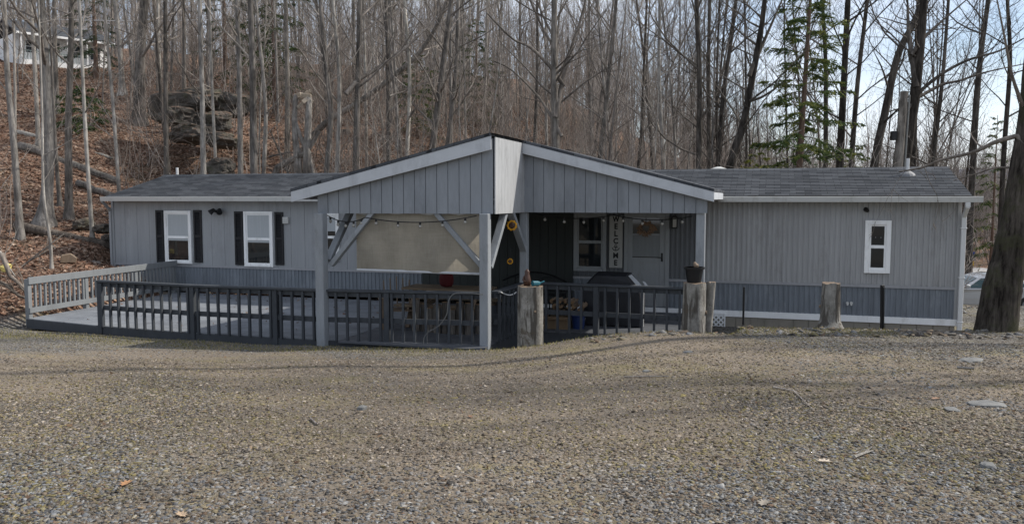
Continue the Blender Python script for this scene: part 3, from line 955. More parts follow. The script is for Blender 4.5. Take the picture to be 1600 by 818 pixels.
def fascia(a, b, za, zb_, h, mat, n_=.035, h2=None):
    m = MB(); a, b = Vector(a), Vector(b); d = (b - a).normalized(); nn = Vector((d.y, -d.x)) * n_
    for (p, z, hh_) in ((a, za, h), (b, zb_, h2 or h)):
        for q in (p, p + nn):
            for dz in (0, -hh_): m.V.append((q.x, q.y, z + dz))
    m.Fc += [(0, 1, 3, 2), (4, 6, 7, 5), (0, 2, 6, 4), (1, 5, 7, 3), (0, 4, 5, 1), (2, 3, 7, 6)]
    return m


hpart(fascia((9.3, -5.63), (12.9, -5.14), pz(9.3) - .003, AZ - .003, .185, M_fascia, h2=.235), 'fascia', M_fascia, porch, bevel=.004)
hpart(fascia((12.955, -3.46), (16.5, -3.46), pz(12.955) - .003, pz(16.5) - .003, .2, M_fascia, h2=.18), 'fascia', M_fascia, porch, bevel=.004)
# eave boards along the low sides
m = MB(); m.box(9.3, 9.335, -5.58, -.4, pz(9.3) - .14, pz(9.3) - .01); hpart(m, 'eave_board', M_fascia, porch)
m = MB(); m.box(16.465, 16.5, -3.42, -.4, pz(16.5) - .14, pz(16.5) - .01); hpart(m, 'eave_board', M_fascia, porch)
# beams
def beam(a, b, name='beam', z=ZBM + .08):
    m = MB(); m.bar((*a, z), (*b, z), .12, .15); hpart(m, name, M_post, porch)
beam((9.8, -5.36), (12.84, -4.95)); beam((9.78, -5.3), (9.78, -.3)); beam((12.84, -4.9), (12.84, -.05)); beam((13.0, -3.24), (16.3, -3.24))
# posts
zg_l = gz1(*hw(9.85, -5.5).xy) - .15; zg_r = gz1(*hw(12.75, -5.1).xy) - .15
m = MB(); m.box(9.735, 9.9, -5.62, -5.44, zg_l, ZBM + .004); hpart(m, 'post', M_post, porch, bevel=.01)
m = MB(); m.box(12.7, 12.86, -5.22, -5.05, zg_r, ZBM + .004); hpart(m, 'post', M_post, porch, bevel=.01)
m = MB(); m.box(12.84, 12.99, -3.3, -3.15, ZD, ZBM + .06); hpart(m, 'post', M_post, porch, bevel=.01)
m = MB(); m.box(16.18, 16.34, -3.3, -3.14, -3.2, ZBM + .004); hpart(m, 'post', M_post, porch, bevel=.01)


def brace(p, q, up=(0, 1, 0), w=.085, h=.13):
    m = MB(); m.bar(p, q, w, h, up); hpart(m, 'brace', M_post, porch, bevel=.006)


brace((9.93, -5.38, -1.2), (10.72, -5.26, ZBM + .02)); brace((12.72, -5.0, -1.22), (11.86, -5.1, ZBM + .02))
brace((9.87, -5.4, -1.12), (9.85, -4.5, ZBM + .02), (1, 0, 0)); brace((12.8, -5.0, -1.2), (12.86, -4.3, ZBM + .02), (1, 0, 0)); brace((12.92, -3.28, -1.0), (12.88, -4.0, ZBM + .02), (1, 0, 0))

# ------------------------------------------------------------------ things on the porch (placed in the home's frame)
def hthing(name, u, v, z, label, cat, group=None, rz=0):
    P = hw(u, v, z); return empty(name, P, TH + rz, label, cat, group)


# woven roll shade behind the braces
u0 = hp(560, 340, -5.2)[0]; u1 = 12.72
sh = hthing('roll_shade', (u0 + u1) / 2, -5.14, ZBM, 'tan woven roll shade hanging under the left porch gable', 'shade')
m = MB(); k = 30; wd = (u1 - u0) / 2; sl = (-.075)
for i in range(k):
    for j in range(6):
        a, b = -wd + 2 * wd * i / k, -wd + 2 * wd * (i + 1) / k
        def q(x, jj): return (x, .12 * x + .02 * math.sin(x * 4.3 + jj * .7) * (jj + 1) / 7 + .012 * math.sin(x * 11 - jj * .9), .01 - (1.02 + .02 * (x + wd)) * jj / 6)
        m.quad(q(a, j + 1), q(b, j + 1), q(b, j), q(a, j))
m.build('shade_cloth', M_shade, sh, smooth=True)
m = MB(); m.tube([(-wd, -.12 * wd, -1.01), (wd, .12 * wd, -1.05)], .022, 8); m.build('bottom_bar', M_fascia, sh)
m = MB(); m.tube([(-wd, -.12 * wd + .04, .0), (wd, .12 * wd + .04, .0)], .04, 8); m.build('roller', M_fascia, sh)


def lights(name, pts, label, n, sag):
    P = [hw(*p) for p in pts]; e = empty(name, P[0], 0, label, 'string lights')
    line = []; bulbs = []
    for a, b in zip(P[:-1], P[1:]):
        for i in range(13):
            tt = i / 12; q = a.lerp(b, tt); q.z -= sag * 4 * tt * (1 - tt); line.append(q - P[0])
        for i in range(n):
            tt = (i + .5) / n; q = a.lerp(b, tt); q.z -= sag * 4 * tt * (1 - tt); bulbs.append(q - P[0])
    m = MB(); m.tube(line, .009, 5); m.build('wire', M_black, e)
    for q in bulbs:
        m = MB(); m.tube([q, q - Vector((0, 0, .045))], .02, 7); sk = m.build('socket', M_black, e)
        m = MB(); m.tube([q - Vector((0, 0, .045)), q - Vector((0, 0, .075)), q - Vector((0, 0, .105))], [.016, .032, .012], 8); m.build('bulb', M_bulb, sk, smooth=True)


lights('string_lights', [(9.8, -5.3, -.3), (10.6, -5.34, -.34), (12.65, -5.2, -.3)], 'string of small bulbs sagging in front of the tan roll shade', 5, .1)
lights('string_lights', [(13.1, -3.1, -.3), (14.6, -2.9, -.32), (16.1, -3.1, -.33)], 'string of pale bulbs under the right porch gable above the door', 4, .08)

# welcome sign
u_, zt = hp(963, 337, -.04); _, zb_ = hp(963, 418, -.04); hw2 = .15; hh = zt - zb_
ws = hthing('welcome_sign', u_, -.06, zb_, 'tall narrow white board reading WELCOME downwards between window and door', 'sign')
m = MB(); m.box(-hw2, hw2, -.012, .012, 0, hh); m.build('board', M_sign, ws, bevel=.004)


def letter(ch, h):
    cu = bpy.data.curves.new('letter', 'FONT'); cu.body = ch; cu.size = h * 1.42; cu.align_x = 'CENTER'; cu.extrude = .002; cu.offset = .006
    ob = bpy.data.objects.new('tmp_letter', cu); COL.objects.link(ob)
    dg = bpy.context.evaluated_depsgraph_get(); me = bpy.data.meshes.new_from_object(ob.evaluated_get(dg))
    bpy.data.objects.remove(ob); bpy.data.curves.remove(cu)
    me.materials.clear(); me.materials.append(M_letter)
    return me


sp = hh / 7.15
for i, ch in enumerate('WELC#ME'):
    z = hh - sp * (i + 1) + .035
    if ch == '#':
        m = MB(); c0 = z + sp * .35
        m.tube([(0, -.016, c0 - sp * .3), (0, -.016, c0 + sp * .22)], .008, 6); m.bar((-.05, -.016, c0 + sp * .12), (.05, -.016, c0 + sp * .12), .012, .012)
        m.tube([(.028 * math.cos(a), -.016, c0 + sp * .3 + .028 * math.sin(a)) for a in np.linspace(0, 6.283, 12)], .006, 5)
        m.tube([(.085 * math.sin(a), -.016, c0 - sp * .2 + .085 * (1 - math.cos(a)) - .02) for a in np.linspace(-1.3, 1.3, 12)], .009, 5)
        m.build('anchor_emblem', M_letter, ws)
    else:
        o = bpy.data.objects.new('letter', letter(ch, sp * .72)); COL.objects.link(o); o.parent = ws
        o.location = (0, -.016, z); o.rotation_euler = (math.pi / 2, 0, 0); o.scale = (.95 if ch != 'W' else .82, 1, 1)

# wreath picture on the storm door
u_, z_ = hp(1009, 357, -.06)
wr = hthing('door_wreath', u_, -.045, z_, 'faded orange autumn wreath hanging on the front door glass', 'wreath')
m = MB()
rr = random.Random(5)
for i in range(90):
    a = rr.uniform(0, 6.283); r_ = .155 + rr.gauss(0, .028); p = Vector((r_ * math.cos(a), rr.uniform(-.012, .008), r_ * math.sin(a) * .8))
    b = a + rr.uniform(-1.2, 1.2); dx = Vector((math.cos(b), 0, math.sin(b))) * .05; dy = Vector((-math.sin(b), rr.uniform(-.3, .3), math.cos(b))) * .018
    m.quad(p - dx, p + dy, p + dx, p - dy)
m.build('leaf_ring', M_orange, wr)
m = MB(); m.tube([(0, 0, .12), (0, 0, .26)], .006, 5); m.build('hanger', M_dark, wr)

# sunflower ornaments
def sunflower(px, py, v, r_, label):
    u_, z_ = hp(px, py, v); e = hthing('sunflower_ornament', u_, v, z_, label, 'ornament', rz=.15)
    m = MB()
    for k in range(18):
        a = k * 6.283 / 18; c_, s_ = math.cos(a), math.sin(a); rr_ = r_ * (1 if k % 2 else .9)
        m.quad((c_ * r_ * .45, -.004 * (k % 2), s_ * r_ * .45), (c_ * r_ * .75 - s_ * r_ * .14, -.02 - .004 * (k % 2), s_ * r_ * .75 + c_ * r_ * .14), (c_ * rr_, 0, s_ * rr_), (c_ * r_ * .75 + s_ * r_ * .14, -.02 - .004 * (k % 2), s_ * r_ * .75 - c_ * r_ * .14))
    m.build('petals', M_yellow, e)
    m = MB(); m.tube([(0, .01, 0), (0, -.02, 0), (0, -.035, 0)], [r_ * .5, r_ * .5, r_ * .3], 12); m.build('seed_head', M_brown, e)
    m = MB(); m.tube([(0, .012, r_ * .5), (0, .012, r_ * .5 + .22)], .004, 4); m.build('cord', M_dark, e)


sunflower(800, 352, -4.0, .11, 'larger yellow sunflower ornament hanging beside the lit brace')
sunflower(797, 408, -4.4, .06, 'small yellow sunflower ornament hanging below the larger one')

# covered grill
ug, _ = hp(958, 440, -2.1)
gr = hthing('covered_grill', ug, -2.1, ZD, 'barbecue grill under a black vinyl cover behind the right railing', 'grill'); gr.scale = (.86, .9, .93)
m = MB()
prof = [(-.72, .0), (-.7, .55), (-.66, .82), (-.5, .98), (-.36, 1.12), (.36, 1.12), (.5, .99), (.66, .82), (.7, .55), (.72, 0)]
n_ = len(prof)
for (y, sc, dz) in ((-.34, .97, -.04), (-.26, 1, 0), (0, 1.0, .03), (.26, 1, 0), (.34, .97, -.04)):
    for i, (x, z) in enumerate(prof):
        wv_ = .018 * math.sin(i * 2.3 + y * 9)
        m.V.append((x * sc + wv_, y + wv_ * .7, max(0.02, z + (dz if z > .5 else 0))))
for j in range(4):
    for i in range(n_ - 1):
        m.Fc.append((j * n_ + i, j * n_ + i + 1, (j + 1) * n_ + i + 1, (j + 1) * n_ + i))
m.Fc.append(tuple(range(n_))); m.Fc.append(tuple(reversed(range(4 * n_, 5 * n_))))
m.build('cover', M_cover, gr)
m = MB(); m.quad((.42, -.36, 1.1), (.5, -.36, 1.13), (.78, -.36, .86), (.7, -.37, .82)); m.quad((.74, -.34, 1.0), (.8, -.33, .98), (.93, -.33, .82), (.86, -.34, .8)); m.quad((.42, -.36, 1.1), (.5, -.36, 1.13), (.5, -.1, 1.14), (.42, -.1, 1.11)); m.build('side_flap', M_fascia, gr)
m = MB(); m.box(.73, .77, -.3, -.26, 0.02, .82); m.build('leg', M_gutter, gr)
# iron bench with arched back
ub_, _ = hp(850, 420, -1.2)
be = hthing('iron_bench', ub_ - .3, -1.15, ZD, 'black iron bench with arched back against the dim porch wall', 'bench')
m = MB(); m.tube([(x, .25, .62 + .28 * math.cos(x / .75 * 1.3)) for x in np.linspace(-.75, .75, 15)], .022, 6); m.tube([(-.75, .25, .5), (.75, .25, .5)], .016, 6)
for x in np.linspace(-.6, .6, 9): m.tube([(x, .25, .5), (x * 1.05, .25, .6 + .28 * math.cos(x / .75 * 1.3))], .01, 5)
for x in (-.3, .3): m.tube([(x + .17 * math.cos(a), .25, .68 + .12 * math.sin(a)) for a in np.linspace(0, 6.28, 14)], .009, 5)
m.build('backrest', M_black, be)
m = MB()
for y in np.linspace(-.22, .22, 7): m.bar((-.75, y, .44), (.75, y, .44), .035, .012)
m.build('seat', M_black, be)
for x in (-.72, .72):
    for y in (-.22, .24):
        m = MB(); m.tube([(x, y, 0), (x, y, .44), (x, y, .6 if y > 0 else .64)], .018, 6); m.build('leg', M_black, be)
# firewood stack
u0, z0 = hp(862, 490, -2.6)
FG = 'split firewood logs stacked on the porch'
rr = random.Random(11)
uc = hp(886, 480, -2.7)[0]
rk = hthing('firewood_rack', uc, -2.7, ZD, 'low black rack holding split firewood behind the right railing', 'rack')
m = MB()
for x in (-.33, .33): m.tube([(x, -.12, 0.0), (x, -.12, .55)], .014, 6); m.tube([(x, .12, 0), (x, .12, .55)], .014, 6)
for y in (-.12, .12): m.bar((-.33, y, .27), (.33, y, .27), .03, .03)
m.build('frame', M_black, rk)
cnt = 0
for row in range(3):
    for k in range(5 - row // 2):
        x = -.25 + k * .125 + (row % 2) * .055 + rr.uniform(-.012, .012); z = .335 + row * .098
        e = hthing('firewood_log', *(uc + x, -2.7 + rr.uniform(-.03, .03)), ZD + z, 'split firewood log with pale orange cut end stacked on the black rack', 'log', FG)
        m = MB(); r_ = rr.uniform(.042, .058); a0 = rr.uniform(0, 6)
        poly = [(r_ * math.cos(a0 + a), r_ * math.sin(a0 + a)) for a in np.linspace(0, 4.4, 7)] + [(0, 0)]
        m.prism(poly, 'y', -.2, .2); m.build('bark', M_oldwood, e)
        m = MB(); m.prism([(p * .96, q * .96) for p, q in poly], 'y', -.206, -.2); m.build('cut_end', M_cut, e)
u_, z_ = hp(872, 500, -2.85); cb = hthing('cardboard_box', u_, -2.9, ZD, 'open tan cardboard box on the deck under the firewood', 'box')
m = MB(); m.box(-.25, .25, -.15, -.14, 0, .24); m.box(-.25, .25, .14, .15, 0, .24); m.box(-.25, -.24, -.14, .14, 0, .24); m.box(.24, .25, -.14, .14, 0, .24); m.box(-.24, .24, -.14, .14, 0.002, .012); m.build('carton', M_card, cb)
for s in (-1, 1):
    m = MB(); m.quad((-.25, s * .15, .24), (.25, s * .15, .24), (.25, s * .25, .2), (-.25, s * .25, .2)); m.build('flap', M_card, cb)
u_, _ = hp(904, 500, -2.85); bb = hthing('blue_tub', u_, -2.85, ZD, 'blue plastic tub on the deck beside the cardboard box', 'tub')
m = MB(); m.tube([(0, 0, 0), (0, 0, .24), (0, 0, .26), (0, 0, .27)], [.11, .135, .15, .135], 16); m.build('bucket', M_blue, bb)
m = MB(); m.tube([(.14 * math.cos(a), -.02, .22 - .1 * math.sin(a)) for a in np.linspace(0, 3.14, 9)], .006, 5); m.build('handle', M_silver, bb)

# picnic table under the shade, red cushion, wooden chair
u_, _ = hp(705, 450, -3.0)
pt = hthing('picnic_table', u_, -3.1, ZD, 'weathered wooden picnic table with bench seats under the roll shade', 'table')
m = MB()
for i in range(5): m.box(-.9, .9, -.36 + i * .146, -.36 + i * .146 + .138, .72, .76)
m.build('tabletop', M_wood, pt)
for y in (-.72, .58):
    m = MB(); m.box(-.9, .9, y, y + .14, .42, .46); m.box(-.9, .9, y + .147, y + .26, .42, .46); m.build('bench_seat', M_wood, pt)
for x in (-.65, .65):
    for s in (-1, 1):
        m = MB(); m.bar((x, s * .22, .72), (x, s * .62, 0), .045, .09, (1, 0, 0)); m.build('leg', M_oldwood, pt)
    m = MB(); m.bar((x + .05, -.7, .38), (x + .05, .8, .38), .04, .09); m.build('cross_bar', M_oldwood, pt)
u_, z_ = hp(699, 441, -3.1)
rc = MB()
for j in range(7):
    a = -math.pi / 2 + math.pi * j / 6
    rc.V += [(.16 * math.cos(a) ** .5 * math.cos(b), .055 * math.cos(a) ** .5 * math.sin(b), .16 + .16 * math.sin(a)) if abs(math.cos(a)) > 1e-3 else (0, 0, .16 + .16 * math.sin(a)) for b in np.linspace(0, 6.283, 13)[:-1]]
for j in range(6):
    for i in range(12): rc.Fc.append((j * 12 + i, j * 12 + (i + 1) % 12, (j + 1) * 12 + (i + 1) % 12, (j + 1) * 12 + i))
tag(rc.build('red_cushion', M_red, None, hw(u_, -3.15, ZD + .755), TH, smooth=True), 'dark red rounded cushion propped up on the picnic table', 'cushion')
u_, _ = hp(625, 450, -3.6)
wc = hthing('wooden_chair', u_, -3.7, ZD, 'rough brown wooden armchair behind the front railing left of the table', 'chair', rz=.5)
m = MB()
for i in range(5): m.bar((-.24 + i * .12, .22, .3), (-.26 + i * .13, .5, .95 - .04 * abs(i - 2)), .1, .02, (1, 0, 0))
m.build('backrest', M_oldwood, wc)
m = MB()
for i in range(5): m.box(-.29, .29, -.28 + i * .11, -.28 + i * .11 + .1, .34, .36)
m.build('seat', M_oldwood, wc)
for s in (-1, 1):
    m = MB(); m.bar((s * .34, -.34, .6), (s * .34, .42, .62), .11, .025); m.build('armrest', M_oldwood, wc)
    for y in (-.28, .34): m = MB(); m.box(s * .31 - .02, s * .31 + .02, y - .04, y + .04, 0, .59); m.build('leg', M_oldwood, wc)
# pile of logs under table
rr = random.Random(5)
for k in range(9):
    px = 652 + k * 12; u_, _ = hp(px, 500, -4.0)
    r_ = rr.uniform(.06, .09); P = hw(u_, -4.1 + rr.uniform(-.1, .1), ZD + r_)
    e = empty('loose_log', P, TH + rr.uniform(-.15, .15), 'brown log with tan cut face standing in a row behind the front railing', 'log', 'logs in a row on the front deck')
    hh_ = rr.uniform(.35, .55)
    m = MB(); m.tube([(0, 0, -r_), (0, 0, hh_)], [r_, r_ * .95], 9); m.build('bark', M_barkd, e)
    m = MB(); m.tube([(0, 0, hh_), (0, 0, hh_ + .006)], [r_ * .9, r_ * .9], 9); m.build('cut_end', M_cut, e)

# garden hose hooked over the front rail
m = MB(); pts = []
for (px, py) in ((757, 459), (735, 457), (712, 458), (705, 470), (702, 490), (690, 507), (675, 516), (667, 526), (666, 541)):
    u_, z_ = hp(px, py, -5.24); pts.append(Vector((u_, -5.24 - .13 * (1 if py > 460 else .6), z_)))
fine = []
for i in range(len(pts) - 1):
    for k in range(5):
        tt = k / 5; p0, p1, p2, p3 = pts[max(i - 1, 0)], pts[i], pts[i + 1], pts[min(i + 2, len(pts) - 1)]
        fine.append(.5 * ((2 * p1) + (p2 - p0) * tt + (2 * p0 - 5 * p1 + 4 * p2 - p3) * tt ** 2 + (3 * p1 - p0 - 3 * p2 + p3) * tt ** 3))
fine.append(pts[-1]); o = fine[-1].copy()
P = hw(*o); m.tube([p - o for p in fine], .009, 6)
tag(m.build('garden_hose', paint('dark_hose', (.13, .13, .125), .15, 3), None, P, TH), 'thin grey hose hooked over the front railing and trailing to the gravel', 'hose')
# cord on the side rail
m = MB(); m.tube([(12.95, -4.8 + 1.4 * i / 12, ZD + .9 - .12 * math.sin(i / 12 * 3.14)) for i in range(13)], .012, 5)
tag(m.build('white_cord', M_pvc, None, hw(0, 0, 0), TH), 'pale cord slung along the short side rail behind the centre post', 'cord')

# ------------------------------------------------------------------ stumps, posts and pots along the drive edge
def stump(px, pyb, pyt, d, rb, rt, label, lean=(0, 0), mat=None, seed=0, flare=1.25):
    P = at(px, pyb, d); zt = at(px, pyt, d).z; z0 = gz1(P.x, P.y); h = zt - z0
    e = empty('tree_stump', (P.x, P.y, z0), seed, label, 'stump')
    m = MB(); rr = random.Random(seed); n_ = 22; lv = 9
    ph = [rr.uniform(0, 6) for _ in range(4)]
    for j in range(-1, lv + 1):
        tt = max(j, 0) / lv; r_ = rb + (rt - rb) * tt
        if j <= 1: r_ *= flare if j < 1 else 1 + (flare - 1) * .4
        for i in range(n_):
            a = 6.283 * i / n_
            q = r_ * (1 + .05 * math.sin(3 * a + ph[0]) + .035 * math.sin(5 * a + ph[1] + tt) + .02 * math.sin(9 * a + ph[2] + 3 * tt) + rr.uniform(-.012, .012))
            m.V.append((q * math.cos(a) + lean[0] * tt, q * math.sin(a) + lean[1] * tt, (-.12 if j < 0 else tt * h) + (rr.uniform(-.016, .012) if j == lv else 0)))
    for j in range(lv + 1):
        for i in range(n_): m.Fc.append((j * n_ + i, j * n_ + (i + 1) % n_, (j + 1) * n_ + (i + 1) % n_, (j + 1) * n_ + i))
    for kk in range(3):
        a = rr.uniform(3.4, 6.0); z_ = rr.uniform(.3, .85) * h; r_ = rb + (rt - rb) * z_ / h; cx, cy_ = lean[0] * z_ / h, lean[1] * z_ / h
        ks = rr.uniform(.018, .032)
        mk = MB(); mk.tube([((r_ - .03) * math.cos(a) + cx, (r_ - .03) * math.sin(a) + cy_, z_), ((r_ + .018) * math.cos(a) + cx, (r_ + .018) * math.sin(a) + cy_, z_ + .006)], [ks * 1.3, ks], 8); mk.build('knot', M_oldwood, e)
    m.build('bark', mat or M_stump, e, smooth=True)
    top = [m.V[(lv + 1) * n_ + i] for i in range(n_)]
    m2 = MB(); m2.V = [(v[0], v[1], v[2] - .001) for v in top] + [(lean[0], lean[1], h + .004)]; m2.Fc = [(i, (i + 1) % n_, n_) for i in range(n_)]
    m2.build('cut_face', M_oldwood, e)
    return e, h


s1, h1_ = stump(829, 531, 446, 13.75, .225, .215, 'stout pale grey stump with teal item on top beside the centre post', (.0, 0), seed=1)
s2, h2_ = stump(1083, 518, 441, 13.5, .21, .185, 'wide grey stump carrying the black flower pot', (-.02, 0), seed=2, flare=1.1)
stump(1101, 518, 440, 13.62, .085, .07, 'slim upright trunk piece standing tight against the wide pot stump', (-.1, 0), seed=3, flare=1.1)
stump(1296, 508, 442, 13.2, .165, .14, 'dark leaning stump between the two black posts', (-.03, 0), seed=4, flare=1.5)
# flower pot
Pp = s2.location + Vector((-.0, 0, h2_ + .003))
pot = empty('flower_pot', Pp, 0, 'black plastic flower pot on the wide grey stump', 'flower pot')
m = MB(); m.tube([(0, 0, 0), (0, 0, .22), (0, 0, .222), (0, 0, .255), (0, 0, .255), (0, 0, .2)], [.115, .15, .17, .172, .15, .14], 20); m.build('container', M_black, pot)
m = MB(); m.tube([(.03, 0, .2), (.035, 0, .28), (.0, .02, .33)], [.03, .045, .02], 8); m.build('dried_plant', M_oldwood, pot)
# things on the first stump
Pp = s1.location + Vector((-.06, 0, h1_ + .003))
gn = empty('brown_figurine', Pp, 0, 'small brown figurine standing on the stout stump', 'figurine')
m = MB(); m.tube([(0, 0, 0), (0, 0, .08), (0, 0, .17), (0, 0, .2), (0, 0, .24), (0, 0, .28)], [.06, .07, .05, .04, .045, .01], 12); m.build('figure', M_brown, gn, smooth=True)
m = MB(); m.tube([(-.05, -.02, .16), (-.07, -.05, .1), (-.03, -.07, .07)], .015, 6); m.build('arm', M_brown, gn)
Pp = s1.location + Vector((.1, -.05, h1_ + .003))
sc = empty('teal_scoop', Pp, .5, 'small teal plastic scoop lying on the stout stump', 'scoop')
m = MB(); m.tube([(-.08, 0, .04), (.02, 0, .04), (.06, 0, .04)], [.05, .045, .03], 10); m.build('bowl', M_teal, sc); m = MB(); m.tube([(.06, 0, .04), (.15, 0, .07)], .014, 6); m.build('handle', M_teal, sc)
for px, yb, yt, d, lab in ((1161, 516, 448, 13.3, 'thin black steel post between the pot stump and the dark stump'), (1379, 512, 445, 13.0, 'thicker black steel post right of the dark stump')):
    P = at(px, yb, d); zt = at(px, yt, d).z; z0 = gz1(P.x, P.y); w_ = .028 if px < 1200 else .05
    m = MB(); m.bar((0, 0, -.25), (-.03 if px > 1200 else 0, 0, zt - z0), w_, w_, (0, 1, 0)); m.bar((0, -w_ * .6, -.1), (-.03 if px > 1200 else 0, -w_ * .6, zt - z0 - .03), w_ * .35, w_ * .4, (0, 1, 0))
    tag(m.build('steel_post', M_black, None, (P.x, P.y, z0), .2, bevel=.004), lab, 'post')


def rock(name, P, dims, seed, mat, label=None, cat=None, group=None, sub_=3, rot=(0, 0, 0), rough=.25):
    bm = bmesh.new(); bmesh.ops.create_icosphere(bm, subdivisions=sub_, radius=1)
    o = Vector((seed * 3.1, seed * 1.7, seed * .9))
    for v in bm.verts:
        q = v.co.copy()
        q = Vector([math.copysign(abs(c_) ** .6, c_) for c_ in q])
        k = 1 + rough * mnoise.fractal(q * 1.3 + o, .8, 2, 4)
        k += .12 * mnoise.noise(q * .8 + o * 2)
        v.co = Vector((q.x * k * dims[0], q.y * k * dims[1], q.z * k * dims[2]))
    me = bpy.data.meshes.new(name); bm.to_mesh(me); bm.free(); me.materials.append(mat)
    ob = bpy.data.objects.new(name, me); COL.objects.link(ob); ob.location = P; ob.rotation_euler = rot
    return tag(ob, label, cat, group)


# rotten stump heap at the gap in the railing
P = at(1022, 520, 13.75); rr = random.Random(9)
rot_ = empty('rotten_stump', (P.x, P.y, gz1(P.x, P.y)), 0, 'crumbled rotten stump heap of pale wood chips in front of the right railing', 'stump')
m = MB()
for k in range(70):
    a = rr.uniform(0, 6.28); r_ = abs(rr.gauss(0, .2)); z = .24 * math.exp(-(r_ / .24) ** 2)
    p = Vector((r_ * math.cos(a) * 1.2, r_ * math.sin(a), z + .01)); d_ = Vector((rr.gauss(0, 1), rr.gauss(0, 1), rr.gauss(0, .5))).normalized() * rr.uniform(.03, .11)
    m.bar(p - d_, p + d_, rr.uniform(.01, .04), rr.uniform(.008, .02))
m.build('wood_chips', paint('pale_rotten_wood', (.4, .32, .25), .35, 6, (1, 1, 1)), rot_)
core = rock('core', (0, 0, .03), (.3, .25, .16), 4, M_oldwood, sub_=3, rough=.5); core.parent = rot_

# flat rocks, sticks, leaves on the drive
def gpt(px, py):
    r = ray(px, py); lo, hi = 1.0, 60.0
    for _ in range(40):
        md = (lo + hi) / 2; q = r * (md / r.y)
        if q.z > gz1(q.x, q.y): lo = md
        else: hi = md
    q = r * (lo / r.y); return Vector((q.x, q.y, gz1(q.x, q.y)))


for i, (px, py, a, b, c_, lab) in enumerate(((1540, 632, .17, .11, .025, 'large flat grey slab lying at the right of the drive'), (1517, 563, .17, .12, .03, 'flat grey stone near the berm left of the big tree'), (1487, 640, .08, .06, .02, 'small flat stone left of the large slab'), (1415, 523, .34, .12, .05, 'long brown flat rock on the berm right of the thick black post'), (1543, 728, .05, .05, .028, 'fist sized grey stone at the lower right of the drive'), (1075, 550, .06, .05, .02, 'small pale stone on the drive below the pot stump'), (566, 639, .045, .04, .04, 'round dark stone alone in the middle left of the drive'), (1010, 580, .05, .04, .02, 'pale pebble in the middle of the drive'))):
    P = gpt(px, py); rock('flat_rock' if c_ < .04 or a > .2 else 'stone', P, (a, b, c_), i + 20, M_slab, lab, 'rock', None, 2, (0, 0, i * .7))
for i, (pp_, r_, lab) in enumerate((([(1208, 606), (1240, 612), (1270, 641)], .008, 'thin dark stick lying on the drive right of centre'), ([(1340, 637), (1372, 640), (1392, 645)], .008, 'short dark twig on the drive left of the flat slabs'), ([(1335, 716), (1350, 710), (1364, 706)], .013, 'bleached pale stick at the lower right of the drive'), ([(485, 655), (495, 664), (500, 662)], .01, 'short crooked twig on the left half of the drive'), ([(1495, 575), (1522, 577)], .016, 'pale splintered stick near the berm on the right'), ([(975, 590), (1045, 589)], .008, 'long straight twig across the middle of the drive'))):
    pts = [gpt(*q) + Vector((0, 0, .015)) for q in pp_]; o = pts[0].copy()
    m = MB(); m.tube([p - o for p in pts], [r_, r_ * .9, r_ * .4][:len(pts)], 5)
    if len(pts) > 2: m.tube([pts[1] - o, (pts[1] - o) * .5 + (pts[2] - o) * .5 + Vector((.05, .06, .02))], [r_ * .6, r_ * .2], 4)
    tag(m.build('stick', M_barkl if 'pale' in lab else M_twig, None, o), lab, 'stick')
LOBES = [(0, -1), (.18, -.55), (.55, -.6), (.35, -.2), (.75, .0), (.36, .22), (.5, .62), (.16, .55), (0, 1), (-.16, .55), (-.5, .62), (-.36, .22), (-.75, 0), (-.35, -.2), (-.55, -.6), (-.18, -.55)]
for i, (px, py, s_, lab, c_) in enumerate(((197, 757, .055, 'orange brown lobed leaf at the lower left of the drive', (.36, .19, .09)), (1288, 722, .05, 'pale curled leaf beside the bleached stick', (.5, .42, .33)), (1193, 788, .055, 'grey curled leaf near the bottom edge of the drive', (.24, .21, .17)), (284, 806, .05, 'tan curled leaf at the bottom left edge', (.4, .29, .19)), (1462, 624, .05, 'brown leaf below the berm near the slabs', (.26, .15, .09)), (735, 652, .04, 'small brown leaf near the middle of the drive', (.22, .13, .08)))):
    P = gpt(px, py); m = MB(); b = len(m.V)
    m.V = [(x * s_, y * s_ * 1.2, .012 + .35 * s_ * (abs(x) ** 1.5 + .3 * y * y)) for x, y in LOBES] + [(0, 0, .012)]
    m.Fc = [(k, (k + 1) % 16, 16) for k in range(16)]
    m.tube([(0, -s_ * 1.2, .015), (.01, -s_ * 1.8, .02)], .0015, 4)
    tag(m.build('dead_leaf', paint('dry_leaf_%d' % i, c_, .3, 20, (1, 1, 1)), None, P, i * 1.3), lab, 'leaf')

# ------------------------------------------------------------------ neighbour house on the hill
Pn = at(104, 97, 50); zn = gz1(Pn.x, Pn.y)
ZN = Pn.z - zn
nb = empty('hillside_house', (Pn.x, Pn.y, zn + .15), .8, 'white house with porch and dark roof up the wooded hillside at upper left', 'house'); nb.scale = (.6, .62, .62)
m = MB(); m.box(-4.5, 3.9, .0, 6, -1, 2.6); m.build('wall', M_white, nb)
m = MB(); m.prism([(-1.4, 2.35), (3, 4.1), (6.5, 2.5), (6.5, 2.62), (3, 4.25), (-1.4, 2.47)], 'x', -4.8, 4.2); m.build('roof', M_shingle, nb)
m = MB(); m.box(-4.8, 4.2, -1.44, -1.4, 2.3, 2.5); m.build('fascia', M_white, nb)
m = MB(); m.box(-4.5, 1.6, -1.3, -.02, -1, .05); m.build('porch_floor', M_white, nb)
for x in (-4.4, -2.3, -.3, 1.5): m = MB(); m.box(x, x + .12, -1.3, -1.18, .05, 2.36); m.build('porch_post', M_white, nb)
